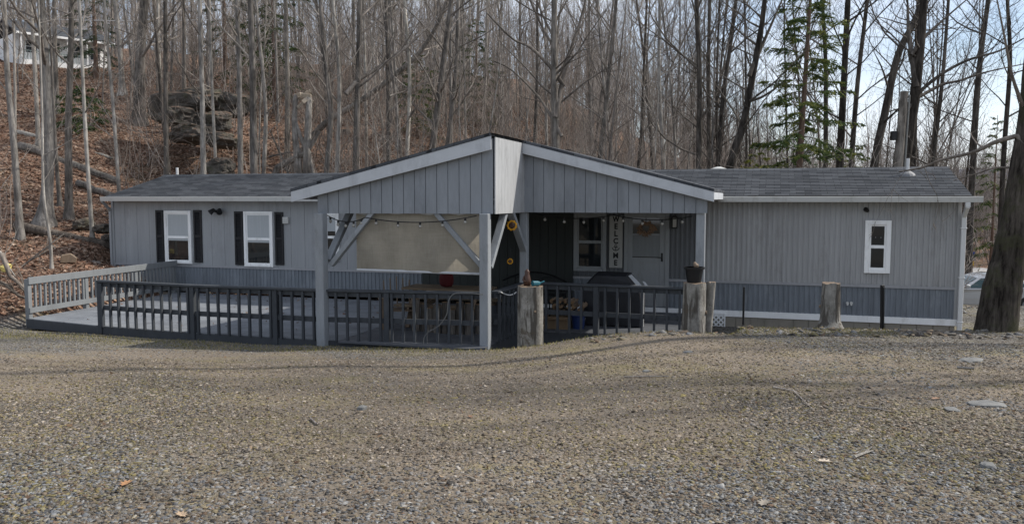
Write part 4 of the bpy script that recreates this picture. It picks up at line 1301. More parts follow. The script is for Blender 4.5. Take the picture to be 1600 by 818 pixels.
for x in (-3.7, -1.6, .3, 2.2):
    m = MB(); m.box(x, x + 1.1, -.05, -.01, .8, 2.1); w = m.build('window', M_white, nb)
    m = MB(); m.box(x + .08, x + 1.02, -.06, -.051, .88, 1.42); m.box(x + .08, x + 1.02, -.06, -.051, 1.48, 2.02); m.build('pane', M_glass, w)
m = MB()
for i in range(22): m.box(-4.4 + i * .27, -4.36 + i * .27, -1.27, -1.23, .05, .85)
m.box(-4.4, 1.5, -1.29, -1.21, .85, .92); m.build('porch_railing', paint('grey_green_rail', (.2, .25, .24), .1, 2), nb)
Pa, Pb = at(-40, 24, 44), at(330, 31, 44); o = Pa.copy(); m = MB()
m.tube([(Pa.lerp(Pb, i / 20) - o) - Vector((0, 0, .5 * 4 * (i / 20) * (1 - i / 20) * .3)) for i in range(21)], .022, 5)
tag(m.build('power_line', M_pvc, None, o), 'pale overhead cable crossing the trees above the hillside house', 'cable')

# ------------------------------------------------------------------ parked car
t = NT('car_paint'); M_car = t.done((.42, .43, .44), .3, .5); t.b.inputs['Coat Weight'].default_value = .6; t.b.inputs['Metallic'].default_value = .5
Pc = at(1585, 470, 31.5); zc = gz1(Pc.x, Pc.y)
zc = at(1500, 422, 31.5).z - 1.46
car = empty('parked_car', (Pc.x - 1.4, Pc.y, zc - .1), -.08, 'silver sedan parked on the gravel behind the big right tree', 'car')
PR = [(-2.28, .32), (-2.3, .55), (-2.22, .72), (-1.6, .86), (-1.05, .93), (-.35, 1.33), (.05, 1.44), (.7, 1.44), (1.2, 1.3), (1.75, 1.0), (2.2, .95), (2.3, .7), (2.28, .32)]
m = MB()
sec = ((-.86, 0, .9), (-.8, 0, 1), (0, 0, 1.02), (.8, 0, 1), (.86, 0, .9))
np_ = len(PR)
for yv, _, k in sec:
    for x, z in PR:
        yy = yv * (1 - .26 * max(0, z - .93) / .5)
        m.V.append((x * (1 if abs(yv) < .85 else .985), yy, z if z < .5 else .5 + (z - .5) * (k if z > 1.3 else 1 if abs(yv) < .85 else .97)))
for j in range(4):
    for i in range(np_): m.Fc.append((j * np_ + i, j * np_ + (i + 1) % np_, (j + 1) * np_ + (i + 1) % np_, (j + 1) * np_ + i))
m.Fc.append(tuple(range(np_))); m.Fc.append(tuple(reversed(range(4 * np_, 5 * np_))))
m.build('body', M_car, car, bevel=.02, smooth=False)
t = NT('car_glass'); M_cg = t.done((.02, .05, .05), .05, .7)
def cy(z): return -.868 * (1 - .26 * max(0, z - .93) / .5) - .012
for poly in ([(-.82, .98), (-.28, 1.33), (.28, 1.37), (.28, .98)], [(.36, .98), (.36, 1.37), (.95, 1.34), (1.42, 1.02)]):
    for sd in (1, -1):
        m = MB(); m.quad(*[(x, sd * cy(z * .985), z * .985 - .0) for x, z in poly]); m.build('side_window', M_cg, car)
m = MB(); m.quad((-.98, -.72, .985), (-.98, .72, .985), (-.38, .62, 1.335), (-.38, -.62, 1.335)); m.build('windshield', M_cg, car)
m = MB(); m.quad((1.25, -.62, 1.3), (1.25, .62, 1.3), (1.72, .7, 1.04), (1.72, -.7, 1.04)); m.build('rear_window', M_cg, car)
for x in (-1.42, 1.36):
    for sd in (-1, 1):
        m = MB(); m.tube([(x, sd * .7, .32), (x, sd * .89, .32)], .32, 20); w = m.build('wheel', M_black, car)
        m = MB(); m.tube([(x, sd * .885, .32), (x, sd * .9, .32)], .2, 14); m.build('rim', M_silver, w)
for sd in (-1, 1):
    m = MB(); m.prism([(-.98, .95), (-.8, .95), (-.78, 1.08), (-.92, 1.1)], 'y', sd * .9, sd * 1.04); m.build('mirror', M_car, car, bevel=.02)
    m = MB(); m.box(-2.27, -2.12, sd * .72 - .12, sd * .72 + .12, .6, .72); m.build('headlight', M_bulb, car)
    m = MB(); m.box(.05, .22, sd * .885 - .012, sd * .885 + .012, .83, .86); m.build('door_handle', M_car, car)

# ------------------------------------------------------------------ far road sign, pale barrier
Ps = at(1518, 428, 47); zs = gz1(Ps.x, Ps.y)
sg = empty('roadside_sign', (Ps.x, Ps.y, zs), 0, 'small blue and yellow roadside sign far behind the parked car', 'sign')
z1 = at(1518, 393, 47).z - zs; z2 = at(1518, 402, 47).z - zs; z3 = at(1518, 404, 47).z - zs; z4 = at(1518, 408, 47).z - zs; z5 = at(1518, 415, 47).z - zs
m = MB(); m.tube([(0, .03, -.2), (0, .03, z1)], .03, 6); m.build('post', M_silver, sg)
m = MB(); m.box(-.13, .13, -.02, .0, z2, z1); m.build('blue_panel', paint('sign_blue', (.02, .05, .25), .05, 2), sg)
m = MB(); m.box(-.11, .11, -.02, .0, z3 - .05, z3); m.build('white_panel', M_pvc, sg)
m = MB(); m.box(-.1, .1, -.02, .0, z5, z4); m.build('yellow_panel', paint('sign_yellow', (.6, .38, .03), .05, 2), sg)
for (px, w_, lab) in ((1508, .5, 'low pale stone block left of the far road sign'), (1530, .7, 'low pale stone block right of the far road sign')):
    Pq = at(px, 432, 44); zq = gz1(Pq.x, Pq.y)
    zt = at(px, 429, 44).z - zq
    rock('stone_block', (Pq.x, Pq.y, zq + zt / 2), (w_, .3, max(zt / 2, .15)), px, paint('pale_stone', (.42, .42, .4), .15, 3), lab, 'stone', None, 2, (0, 0, 0), .1)

# ------------------------------------------------------------------ trees
UP = Vector((0, 0, 1))


def rdir(rng):
    return Vector((rng.gauss(0, 1), rng.gauss(0, 1), rng.gauss(0, 1))).normalized()


def limb(mb, p, d, ln, r, lev, rng, maxlev=3, up=.10, wig=.22, dens=1.0):
    """one tapering limb and its children"""
    n = (6, 5, 4, 3, 2)[lev]; sides = (7, 5, 4, 3, 3)[lev]
    pts = [p.copy()]; q = p.copy(); dd = d.copy(); st = ln / n
    for i in range(n):
        dd = (dd + rdir(rng) * wig + UP * up).normalized()
        q = q + dd * st; pts.append(q.copy())
    rad = [r * (1 - .82 * (i / n)) for i in range(n + 1)]
    mb.tube(pts, rad, sides, cap=False)
    if lev >= maxlev: return
    k = int(max(2, ln * (1.5, 2.4, 3.2, 3)[lev] * dens))
    k = min(k, (14, 9, 6, 4)[lev])
    for j in range(k):
        tt = rng.uniform(.22, .98); x = tt * n; i = min(int(x), n - 1)
        b = pts[i].lerp(pts[i + 1], x - i); ax = (pts[i + 1] - pts[i]).normalized()
        sd = ax.cross(rdir(rng)).normalized()
        an = rng.uniform(.5, 1.05)
        nd = ax * math.cos(an) + sd * math.sin(an)
        limb(mb, b, nd, ln * rng.uniform(.28, .55) * (1.15 - .5 * tt), max(r * (1 - .82 * tt) * rng.uniform(.35, .6), .0045), lev + 1, rng, maxlev, up * .8, wig * 1.15, dens)


def make_trunk(mb, path, r0, r1, sides=9, flare=1.5, rng=random):
    """path in local space, resampled; root flare at base"""
    pts = []
    for i in range(len(path) - 1):
        k = 5
        for j in range(k):
            tt = j / k; a, b, c_, d_ = path[max(i - 1, 0)], path[i], path[i + 1], path[min(i + 2, len(path) - 1)]
            pts.append(.5 * ((2 * b) + (c_ - a) * tt + (2 * a - 5 * b + 4 * c_ - d_) * tt ** 2 + (3 * b - a - 3 * c_ + d_) * tt ** 3))
    pts.append(path[-1].copy())
    n = len(pts); ln = (pts[-1] - pts[0]).length; rad = []
    for i, q in enumerate(pts):
        tt = i / (n - 1); h = (q - pts[0]).length
        rad.append((r0 + (r1 - r0) * tt) * (1 + (flare - 1) * math.exp(-h / (r0 * 2.2))) * rng.uniform(.97, 1.03))
    ext = pts[0] - (pts[1] - pts[0]).normalized() * .5
    mb.tube([Vector((ext.x, ext.y, pts[0].z - .5))] + pts, [rad[0] * 1.1] + rad, sides, cap=False)
    return pts, rad


def crown_on(mb, pts, rad, rng, start, count, lmin, lmax, maxlev=3, up=.1, ang=(.7, 1.3), dens=1.0, rk=.42):
    n = len(pts)
    for k in range(count):
        tt = start + (1 - start) * ((k + rng.random()) / count)
        x = tt * (n - 1); i = min(int(x), n - 2); b = pts[i].lerp(pts[i + 1], x - i); ax = (pts[i + 1] - pts[i]).normalized()
        sd = ax.cross(rdir(rng)).normalized(); an = rng.uniform(*ang)
        ln = (lmin + (lmax - lmin) * rng.random()) * (1.1 - .55 * abs(tt - .55))
        limb(mb, b, ax * math.cos(an) + sd * math.sin(an), ln, min(rad[i] * rk * rng.uniform(.5, 1.1), ln * .02 + .006), 1, rng, maxlev, up, .2, dens)


def bare_tree(name, loc, path, r0, r1, seed, mats, label, cat='tree', group=None, start=.25, count=16, lmin=1.5, lmax=4.5, maxlev=3, flare=1.45, sides=9, limbs=(), dens=1.0, up=.12):
    rng = random.Random(seed)
    e = empty(name, loc, 0, label, cat, group)
    m = MB(); pts, rad = make_trunk(m, path, r0, r1, sides, flare, rng)
    m.build('trunk', mats[0], e, smooth=True)
    c_ = MB()
    crown_on(c_, pts, rad, rng, start, count, lmin, lmax, maxlev, up, dens=dens)
    for lp, lr in limbs:                        # hand placed limbs, local polyline
        pp_, rr_ = make_trunk(c_, lp, lr, lr * .3, 7, 1.0, rng)
        crown_on(c_, pp_, rr_, rng, .25, max(5, int((lp[-1] - lp[0]).length * 1.8)), .5, 1.9, maxlev, .06, dens=dens)
    c_.build('crown', mats[1], e, smooth=True)
    return e


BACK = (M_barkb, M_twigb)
GREY, DARK, PALE = (M_barkg, M_twig), (M_barkd, M_twig), (M_barkl, M_twig)


def survey_tree(pix, d, r_px, label, mats=GREY, seed=0, top=None, limbs=(), **k):
    """tree whose trunk was sighted at pix (bottom first) at distance d; grows on above the frame"""
    P = [at(px, py, d) for px, py in pix]
    b = P[0] + (P[0] - P[1]).normalized() * 0
    zb = gz1(P[0].x, P[0].y)
    if P[0].z > zb + .3:                          # base hidden behind the roof
        dr = (P[1] - P[0]).normalized(); dr = (dr + UP * .8).normalized()
        P.insert(0, P[0] - dr * ((P[0].z - zb) / max(dr.z, .3)))
    zb = gz1(P[0].x, P[0].y); P[0].z = min(P[0].z, zb + .02) if P[0].z < zb + .6 else zb
    P[0].z = zb
    P = [P[0]] + [q for q in P[1:] if q.z > zb + .3]
    up_ = (P[-1] - P[-2]).normalized()
    more = top if top is not None else 7
    for i in range(2): P.append(P[-1] + (up_ + UP * .35 * (i + 1)).normalized() * more / 2)
    o = P[0].copy(); r0 = r_px * (.86 if d > 15 else 1) / 2 / F * d
    lm = [([at(px, py, d + dd) - o for px, py, dd in pl], rp / 2 / F * d) for pl, rp in limbs]
    return bare_tree(k.pop('name', 'bare_tree'), o, [q - o for q in P], r0, r0 * .3, seed, mats, label, limbs=lm, **k)


OCC = []                                          # occupied plan positions


def st(*a, **k):
    e = survey_tree(*a, **k); OCC.append((e.location.x, e.location.y, 1.0)); return e


# left slope
st([(33, 385), (22, 230), (12, 120), (6, 0)], 23.5, 13, 'slim grey leaning tree at the far left edge beside the fallen log', seed=1, count=10, start=.35)
st([(70, 352), (76, 250), (72, 120), (64, 0)], 25.2, 21, 'stout bare tree with flared root left of the home', seed=2, count=12, start=.4, flare=2.1)
st([(108, 340), (107, 200), (110, 100), (112, 0)], 26, 14, 'straight dark tree just right of the flared root tree', DARK, seed=3, count=12, start=.35, flare=1.6)
st([(145, 378), (135, 230), (129, 110), (124, 0)], 24, 8, 'thin pale sapling rising behind the fallen logs', PALE, seed=4, count=14, start=.25, lmax=2.6)
st([(81, 420), (78, 372), (68, 300), (66, 190), (62, 60), (60, 0)], 20.5, 6, 'crooked thin sapling in front of the fallen log', GREY, seed=5, count=16, start=.3, lmax=2)
st([(95, 345), (88, 250), (84, 170)], 27, 8, 'short slender tree between the stout tree and the dark tree', seed=6, count=14, start=.3, lmax=2.4, top=5)
st([(186, 300), (178, 180), (170, 90), (163, 0)], 26, 8, 'thin leaning tree above the left roof corner', GREY, seed=7, count=18, start=.2, lmax=2.5)
st([(218, 165), (220, 80), (226, 0)], 36, 24, 'thick dark trunk standing by the rock outcrop', DARK, seed=8, count=12, start=.35, flare=1.5)
st([(190, 118), (186, 60), (180, 0)], 41, 11, 'pale trunk with flared foot near the dark hemlock', PALE, seed=9, count=12, start=.3, flare=2)
st([(260, 275), (259, 150), (258, 0)], 27, 11, 'straight brown trunk in front of the rock outcrop', DARK, seed=10, count=8, start=.45)
st([(318, 272), (316, 150), (312, 0)], 27.5, 12, 'straight grey trunk rising from behind the left roof by the outcrop', GREY, seed=11, count=10, start=.4)
st([(338, 272), (332, 150), (327, 0)], 29, 7, 'thin whitish sapling right of the outcrop trunk', PALE, seed=12, count=14, start=.25, lmax=2.2)
st([(376, 272), (374, 120), (370, 0)], 28, 12, 'straight trunk at the middle of the left roof', GREY, seed=13, count=10, start=.4)
st([(397, 273), (395, 130), (391, 0)], 27, 16, 'thick dark straight trunk above the left roof', DARK, seed=14, count=9, start=.45)
st([(412, 272), (415, 170), (405, 60), (400, 0)], 30, 9, 'slender tree just right of the thick straight trunk', GREY, seed=15, count=16, start=.25, lmax=3)
st([(449, 235), (449, 120), (446, 0)], 34, 12, 'smooth pale grey trunk behind the broken tree', PALE, seed=16, count=8, start=.5)
st([(510, 275), (517, 180), (508, 90), (500, 0)], 27, 12, 'dark trunk with a gentle bend left of the porch roof', DARK, seed=18, count=16, start=.3)
st([(527, 270), (530, 120), (520, 0)], 28, 10, 'grey straight trunk touching the porch roof line', GREY, seed=19, count=12, start=.3)
st([(556, 262), (559, 130), (562, 0)], 28, 14, 'dark forest trunk above the left porch roof slope', DARK, seed=20, count=14, start=.3,
   limbs=[([(559, 125, 0), (600, 100, .5), (645, 65, 1), (700, 10, 1.5)], 7)])
st([(607, 250), (606, 120), (603, 0)], 30, 9, 'thin straight trunk above the middle of the left porch roof', DARK, seed=21, count=16, start=.2)
st([(636, 242), (640, 120), (632, 0)], 30, 9, 'thin pale trunk between two dark trunks over the porch', PALE, seed=22, count=16, start=.25)
st([(500, 200), (560, 160), (620, 115), (665, 70), (700, 0)], 34, 13, 'long leaning tree slanting up to the right over the porch roof', DARK, seed=23, count=16, start=.25)
st([(676, 232), (690, 120), (705, 0)], 31, 15, 'dark trunk leaning slightly right behind the porch peak', DARK, seed=24, count=16, start=.25)
st([(700, 225), (712, 110), (716, 0)], 33, 11, 'grey trunk just right of the leaning dark trunk', GREY, seed=25, count=18, start=.2)
st([(868, 230), (866, 120), (866, 0)], 27, 17, 'big dark tree with wide low branches behind the right porch gable', DARK, seed=26, count=24, start=.22, lmax=5,
   limbs=[([(872, 160, 0), (885, 100, .3), (903, 45, .6), (915, 0, .8)], 8), ([(865, 110, 0), (830, 75, -.3), (800, 60, -.6), (760, 20, -1)], 6), ([(866, 190, 0), (840, 150, .4), (800, 110, .8), (770, 95, 1)], 5)])
st([(938, 245), (948, 150), (963, 0)], 29, 11, 'slim dark tree leaning right above the right gable', DARK, seed=27, count=22, start=.15, lmax=3.2)
st([(1037, 262), (1030, 130), (1031, 0)], 28, 9, 'slender straight sapling left of the long right roof', GREY, seed=28, count=24, start=.12, lmax=3.2)
st([(1092, 262), (1093, 120), (1088, 0)], 27, 13, 'straight dark trunk at the left end of the right roof', BACK, seed=29, count=18, start=.2, lmax=4)
st([(1108, 262), (1107, 120), (1109, 0)], 31, 10, 'straight trunk close behind the dark one over the right roof', BACK, seed=30, count=18, start=.2)
st([(1122, 262), (1130, 150), (1143, 60), (1150, 0)], 30, 10, 'trunk of the clump leaning gently right over the right roof', BACK, seed=31, count=22, start=.15)
st([(1141, 262), (1160, 200), (1172, 140), (1187, 60), (1195, 0)], 26.5, 17, 'large curved trunk leaning right beside the hemlock', BACK, seed=32, count=22, start=.25, lmax=4,
   limbs=[([(1180, 95, 0), (1200, 50, .2), (1222, 0, .5)], 7)])
st([(1290, 262), (1290, 100), (1285, 0)], 31, 10, 'thin dark trunk behind the hemlock right side', BACK, seed=33, count=14, start=.25)
st([(1312, 262), (1318, 140), (1325, 0)], 29, 16, 'pair like thick grey trunk right of the hemlock', BACK, seed=34, count=14, start=.3)
st([(1330, 262), (1340, 130), (1355, 0)], 30, 11, 'grey trunk diverging right beside the thick grey trunk', BACK, seed=35, count=16, start=.25)
st([(1366, 262), (1382, 180), (1402, 90), (1425, 40), (1440, 0)], 27, 17, 'dark trunk leaning strongly right toward the forked tree', BACK, seed=36, count=18, start=.25, lmax=3.6)
st([(1412, 262), (1428, 160), (1437, 80), (1444, 0)], 24.5, 24, 'large dark forked tree behind the right roof with long limbs reaching right', BACK, seed=37, count=12, start=.4, lmax=4,
   limbs=[([(1430, 150, 0), (1465, 120, -.3), (1510, 95, -.6), (1560, 80, -1), (1600, 60, -1.4)], 6), ([(1430, 155, 0), (1470, 133, .3), (1500, 126, .4), (1540, 113, .5), (1600, 100, .8)], 5.5), ([(1442, 60, 0), (1462, 42, .1), (1475, 30, .2), (1510, 0, .5)], 6), ([(1428, 110, 0), (1420, 50, .2), (1418, 0, .4)], 9)])
st([(1427, 262), (1430, 150), (1432, 80)], 30, 12, 'plain grey trunk right of the broken utility pole', BACK, seed=38, count=12, start=.3)
st([(1457, 262), (1472, 130), (1482, 0)], 27, 9, 'thin dark trunk curving up between the forked tree and the corner', BACK, seed=39, count=22, start=.2, lmax=3.2)
st([(1513, 440), (1520, 260), (1530, 110), (1544, 0)], 37, 14, 'tall trunk just beyond the right end of the home', BACK, seed=40, count=18, start=.4, lmax=4)
st([(1560, 440), (1568, 250), (1578, 100), (1574, 0)], 38, 10, 'slim distant trunk left of the big leaning tree', BACK, seed=41, count=18, start=.25)

# the big leaning tree at the right edge of the drive
bt = st([(1556, 511), (1566, 450), (1578, 400), (1591, 330), (1601, 260), (1609, 200), (1617, 100), (1622, 0)], 13.0, 58, 'massive dark mossy tree leaning right at the edge of the drive', (M_barkm, M_twig), seed=50, count=5, start=.82, lmax=5, sides=18, flare=1.06, name='big_tree', top=9,
        limbs=[([(1590, 212, 0), (1555, 222, .3), (1520, 238, .6), (1470, 250, 1.2), (1440, 262, 1.5), (1405, 268, 2)], 8), ([(1588, 262, 0), (1555, 262, .2), (1530, 270, .3), (1490, 282, .6)], 4), ([(1600, 170, 0), (1582, 120, -.2), (1570, 60, -.4), (1558, 0, -.6)], 6)])

# broken pale tree like a bent doorway
e = at(474, 272, 30.5); ez = gz1(e.x, e.y)
sn = empty('broken_tree', (e.x, e.y, ez), 0, 'snapped pale tree bent into an arch with a splintered top above the left roof', 'tree')
OCC.append((e.x, e.y, 1.4))


def lp(px, py, dd=0): return at(px, py, 30.5 + dd) - Vector((e.x, e.y, ez))


m = MB()
for pl, r_ in (([(466, 285), (463, 240), (460, 200), (461, 160), (463, 148)], .11), ([(500, 278), (483, 245), (470, 215), (461, 190)], .085), ([(475, 285), (467, 240), (462, 205)], .07)):
    q = [lp(*a) for a in pl]; q[0].z = min(q[0].z, .0); m.tube(q, [r_ * (1.1 - .35 * i / len(q)) for i in range(len(q))], 8)
q = [lp(479, 290), lp(480, 230), lp(482, 185), lp(483, 152)]; m.tube(q, [.17, .14, .125, .11], 9)
m.build('trunk', M_barkg, sn, smooth=True)
m = MB(); rr = random.Random(3)
for (a, b, wd_) in (((460, 150), (470, 147), .13), ((468, 148), (486, 151), .15), ((478, 145), (487, 141), .1), ((486, 150), (473, 160), .14), ((476, 158), (465, 168), .1), ((466, 168), (449, 184), .05), ((470, 150), (485, 146), .09), ((481, 152), (487, 162), .12)):
    m.bar(lp(*a), lp(*b, rr.uniform(-.15, .15)), wd_, wd_ * .6, (rr.uniform(-.4, .4), 1, .3))
for i in range(10):
    a = (rr.uniform(464, 484), rr.uniform(147, 156)); m.bar(lp(*a), lp(a[0] + rr.uniform(-7, 7), a[1] + rr.uniform(-7, 8), rr.uniform(-.2, .2)), .035, .02)
m.build('splintered_top', paint('pale_broken_wood', (.5, .42, .33), .2, 5, (1, 1, 1)), sn)
m = MB(); m.tube([lp(500, 205), lp(480, 238), lp(455, 250), lp(434, 262), lp(425, 285)], [.06, .1, .13, .13, .14], 8); m.tube([lp(420, 200), lp(438, 240), lp(456, 285)], [.02, .045, .05], 6); m.tube([lp(420, 245), lp(450, 238), lp(490, 240)], [.04, .03, .015], 5)
m.build('fallen_branch', M_barkd, sn)

# broken-off utility pole with conduit
e = at(1408, 262, 22.6); ez = gz1(e.x, e.y)
up_ = empty('utility_pole', (e.x, e.y, ez), 0, 'weathered grey utility pole with conduit behind the right roof', 'pole')
q = [at(1404, 262, 22.6), at(1409, 200, 22.6), at(1413, 143, 22.6)]; o = Vector((e.x, e.y, ez)); q = [a - o for a in q]
b = q[0] + (q[0] - q[2]).normalized() * (q[0].z + .3) / ((q[2] - q[0]).normalized().z)
m = MB(); m.tube([b] + q, [.125, .115, .11, .1], 12); m.build('pole', M_barkd, up_)
m = MB(); m.tube([b + Vector((.145, -.05, 0)), q[0] + Vector((.145, -.05, 0)), q[2] + Vector((.125, -.05, -.1))], .025, 7); m.build('conduit', paint('grey_conduit', (.2, .2, .19), .1, 3), up_)
m = MB(); m.box(q[0].x - .24, q[0].x - .1, -.08, .08, q[0].z + .75, q[0].z + 1.0); m.build('meter_box', M_black, up_, bevel=.02)
OCC.append((e.x, e.y, 1.0))

# ------------------------------------------------------------------ evergreens
NCOL = np.array([(.028, .055, .022), (.045, .078, .028), (.065, .098, .034), (.02, .042, .02), (.085, .11, .04)])


def evergreen(loc, h, r0, seed, label, lowest=.12, reach=2.2, nb_=70, tint=(1, 1, 1), lean=(0, 0), dens=1.0, bare=0.0):
    rng = random.Random(seed); e = empty('hemlock_tree', loc, 0, label, 'tree')
    m = MB(); pth = [Vector((lean[0] * t_, lean[1] * t_, h * t_)) for t_ in np.linspace(0, 1, 6)]
    pts, rad = make_trunk(m, pth, r0, r0 * .12, 9, 1.3, rng); m.build('trunk', paint('reddish_bark', (.14, .09, .065), .3, 9, (1, 1, .2)), e, smooth=True)
    br_ = MB(); LV, LC = [], []
    for k in range(nb_):
        tt = lowest + (.985 - lowest) * (k + rng.random() * .6) / nb_
        az = k * 2.4 + rng.uniform(-.5, .5); ln = reach * (1 - tt) ** .7 * rng.uniform(.55, 1.1) + .15
        x = tt * (len(pts) - 1); i = min(int(x), len(pts) - 2); b = pts[i].lerp(pts[i + 1], x - i)
        d0 = Vector((math.cos(az), math.sin(az), .38 - .62 * (1 - tt) + rng.gauss(0, .13)))
        bp = [b]
        for j in range(4): bp.append(bp[-1] + (d0 + Vector((rng.gauss(0, .1), rng.gauss(0, .1), -.12 * j + (.2 if j > 2 else 0)))).normalized() * ln / 4)
        br_.tube(bp, [.028 * (1 - tt) + .008, .02 * (1 - tt) + .006, .01, .006, .003], 4, cap=False)
        side = Vector((-math.sin(az), math.cos(az), 0))
        for s in range(int(ln * 13 * dens) + 3):
            f = rng.uniform(.22, 1); xx = f * 4; ii_ = min(int(xx), 3); q = bp[ii_].lerp(bp[ii_ + 1], xx - ii_)
            tl = (.22 + .5 * (1 - f)) * min(1, ln) * rng.uniform(.5, 1.1); sg_ = rng.choice((-1, 1))
            td = (side * sg_ + (bp[ii_ + 1] - bp[ii_]).normalized() * rng.uniform(.3, .9) + Vector((0, 0, rng.uniform(-.75, .1)))).normalized()
            cc = NCOL[rng.randrange(5)] * rng.uniform(.8, 1.25) * np.array(tint)
            for z in range(12):
                c0 = q + td * (tl * (z + rng.random()) / 12) + Vector((0, 0, -.05 * z / 12))
                nd = (td * rng.uniform(.4, 1) + side.cross(td) * rng.uniform(-.4, .4) + rdir(rng) * .75).normalized(); w_ = nd.cross(rdir(rng)).normalized() * rng.uniform(.009, .02); l_ = nd * rng.uniform(.04, .09)
                LV.append((c0 - l_, c0 + w_, c0 + l_, c0 - w_)); LC.append(cc)
    br_.build('branches', M_twig, e)
    V = np.array([[tuple(a) for a in qd] for qd in LV]).reshape(-1, 3)
    f = np_mesh('foliage', V, np.arange(len(V)).reshape(-1, 4), M_needle, np.repeat(np.array(LC), 4, 0)); f.parent = e
    OCC.append((loc[0], loc[1], 1.2))
    return e


def ever_at(px, py_base, d, **k):
    P = at(px, py_base, d); return evergreen((P.x, P.y, gz1(P.x, P.y)), **k)


ever_at(1240, 300, 25.5, h=13.5, r0=.13, seed=2, label='airy green hemlock rising behind the right roof', reach=2.15, nb_=105, lean=(.5, 0), tint=(2.1, 1.7, 1.3), lowest=.2, dens=1.5)
ever_at(1330, 300, 33, h=6.5, r0=.11, seed=3, label='smaller hemlock half hidden by grey trunks right of the airy one', reach=2.6, nb_=55, tint=(2.2, 1.7, 1.2), lowest=.15)
ever_at(1185, 300, 31, h=5.5, r0=.07, seed=12, label='low young hemlock left of the airy hemlock', reach=2.6, nb_=50, tint=(3.2, 2.2, 1.3), lowest=.1)
ever_at(150, 100, 46, h=8.5, r0=.14, seed=4, label='dark spruce beside the hillside house', reach=2.6, nb_=60, tint=(.7, .75, .9), lowest=.04)
ever_at(352, 90, 50, h=12, r0=.16, seed=5, label='dark hemlock on the hillside right of the thick trunk', reach=2.8, nb_=60, tint=(.9, .9, .9), lowest=.05)
ever_at(430, 170, 42, h=11, r0=.14, seed=6, label='green hemlock behind the broken tree', reach=2.7, nb_=60, tint=(1.1, 1.05, .9), lowest=.1)
ever_at(745, 225, 46, h=6, r0=.09, seed=8, label='dim young hemlock deep in the woods left of the porch peak', reach=2.4, nb_=42, tint=(1.1, 1.1, .9), lowest=.06)
ever_at(652, 230, 40, h=4, r0=.07, seed=9, label='young hemlock in the woods over the left porch slope', reach=2, nb_=36, tint=(1.2, 1.1, .9), lowest=.06)
ever_at(1547, 440, 43, h=9, r0=.1, seed=10, label='thin greenish hemlock beyond the parked car', reach=1.9, nb_=44, tint=(1.5, 1.3, 1), lowest=.12)
ever_at(130, 178, 34, h=1.7, r0=.04, seed=13, label='small low hemlock on the slope below the hillside house', reach=1.5, nb_=34, tint=(1.1, 1.2, .9), lowest=.06)
ever_at(405, 128, 48, h=9, r0=.12, seed=15, label='slim hemlock between dark trunks above the left roof', reach=2.3, nb_=50, tint=(1, 1, .9), lowest=.06)

# ------------------------------------------------------------------ rock outcrop
for i, (px, py, d, a, b, c_, lab) in enumerate((
        (300, 155, 33.5, 1.25, 1.0, .55, 'dark overhanging slab at the top of the outcrop'), (258, 165, 33.6, .55, .8, .7, 'dark upright block at the left of the outcrop'),
        (282, 180, 32.8, .8, .8, .48, 'mossy pale block under the overhanging slab'), (335, 185, 32.8, .75, .8, .45, 'grey block at the right middle of the outcrop'), (360, 160, 34.2, .8, .8, .6, 'rounded rock at the upper right of the outcrop'),
        (300, 207, 32.0, 1.0, .8, .38, 'wide mossy ledge at the foot of the outcrop'), (345, 215, 31.8, .7, .7, .35, 'low flat rock at the lower right of the outcrop'),
        (345, 258, 28.5, .5, .5, .4, 'lone mossy boulder just above the left roof'), (160, 352, 24, .28, .25, .16, 'small mossy stone beside the left wall corner'), (170, 366, 23.6, .22, .2, .12, 'smallest mossy stone by the left wall corner'),
        (535, 210, 40, .5, .5, .35, 'half buried boulder on the slope over the porch'), (896, 242, 36, .7, .6, .4, 'pale boulder behind the right gable slope'), (130, 345, 25, .35, .3, .2, 'mossy stone at the foot of the dark straight tree'))):
    P = at(px, py, d)
    rock('boulder', P + Vector((0, 0, -.1)), (a * .84, b * .84, c_ * .8), i + 40, M_rock, lab, 'rock', None, 4, (random.uniform(-.15, .15), random.uniform(-.15, .15), i * 1.1), .28)
    OCC.append((P.x, P.y, max(a, b)))


# ------------------------------------------------------------------ fallen logs and brush at left
def log(pa, pb, d1, d2, ra, rb_, label, mat=M_logb, cut=True, lift=0.0):
    A, B = at(*pa, d1), at(*pb, d2)
    if lift is not None:
        for q, r_ in ((A, ra), (B, rb_)): q.z = gz1(q.x, q.y) + r_ * .7 + lift
    e = empty('fallen_log', A, 0, label, 'log'); rng = random.Random(int(pa[0] + pb[1])); D = B - A
    k = 9; pts = [D * (i / k) + Vector((0, rng.gauss(0, .02), rng.gauss(0, .02))) for i in range(k + 1)]
    m = MB(); m.tube(pts, [ra + (rb_ - ra) * i / k for i in range(k + 1)], 10); m.build('bark', mat, e, smooth=True)
    if cut:
        d_ = D.normalized(); m = MB(); m.tube([D - d_ * .01, D + d_ * .012], rb_ * .93, 10); m.build('cut_end', M_cut, e)
    return e


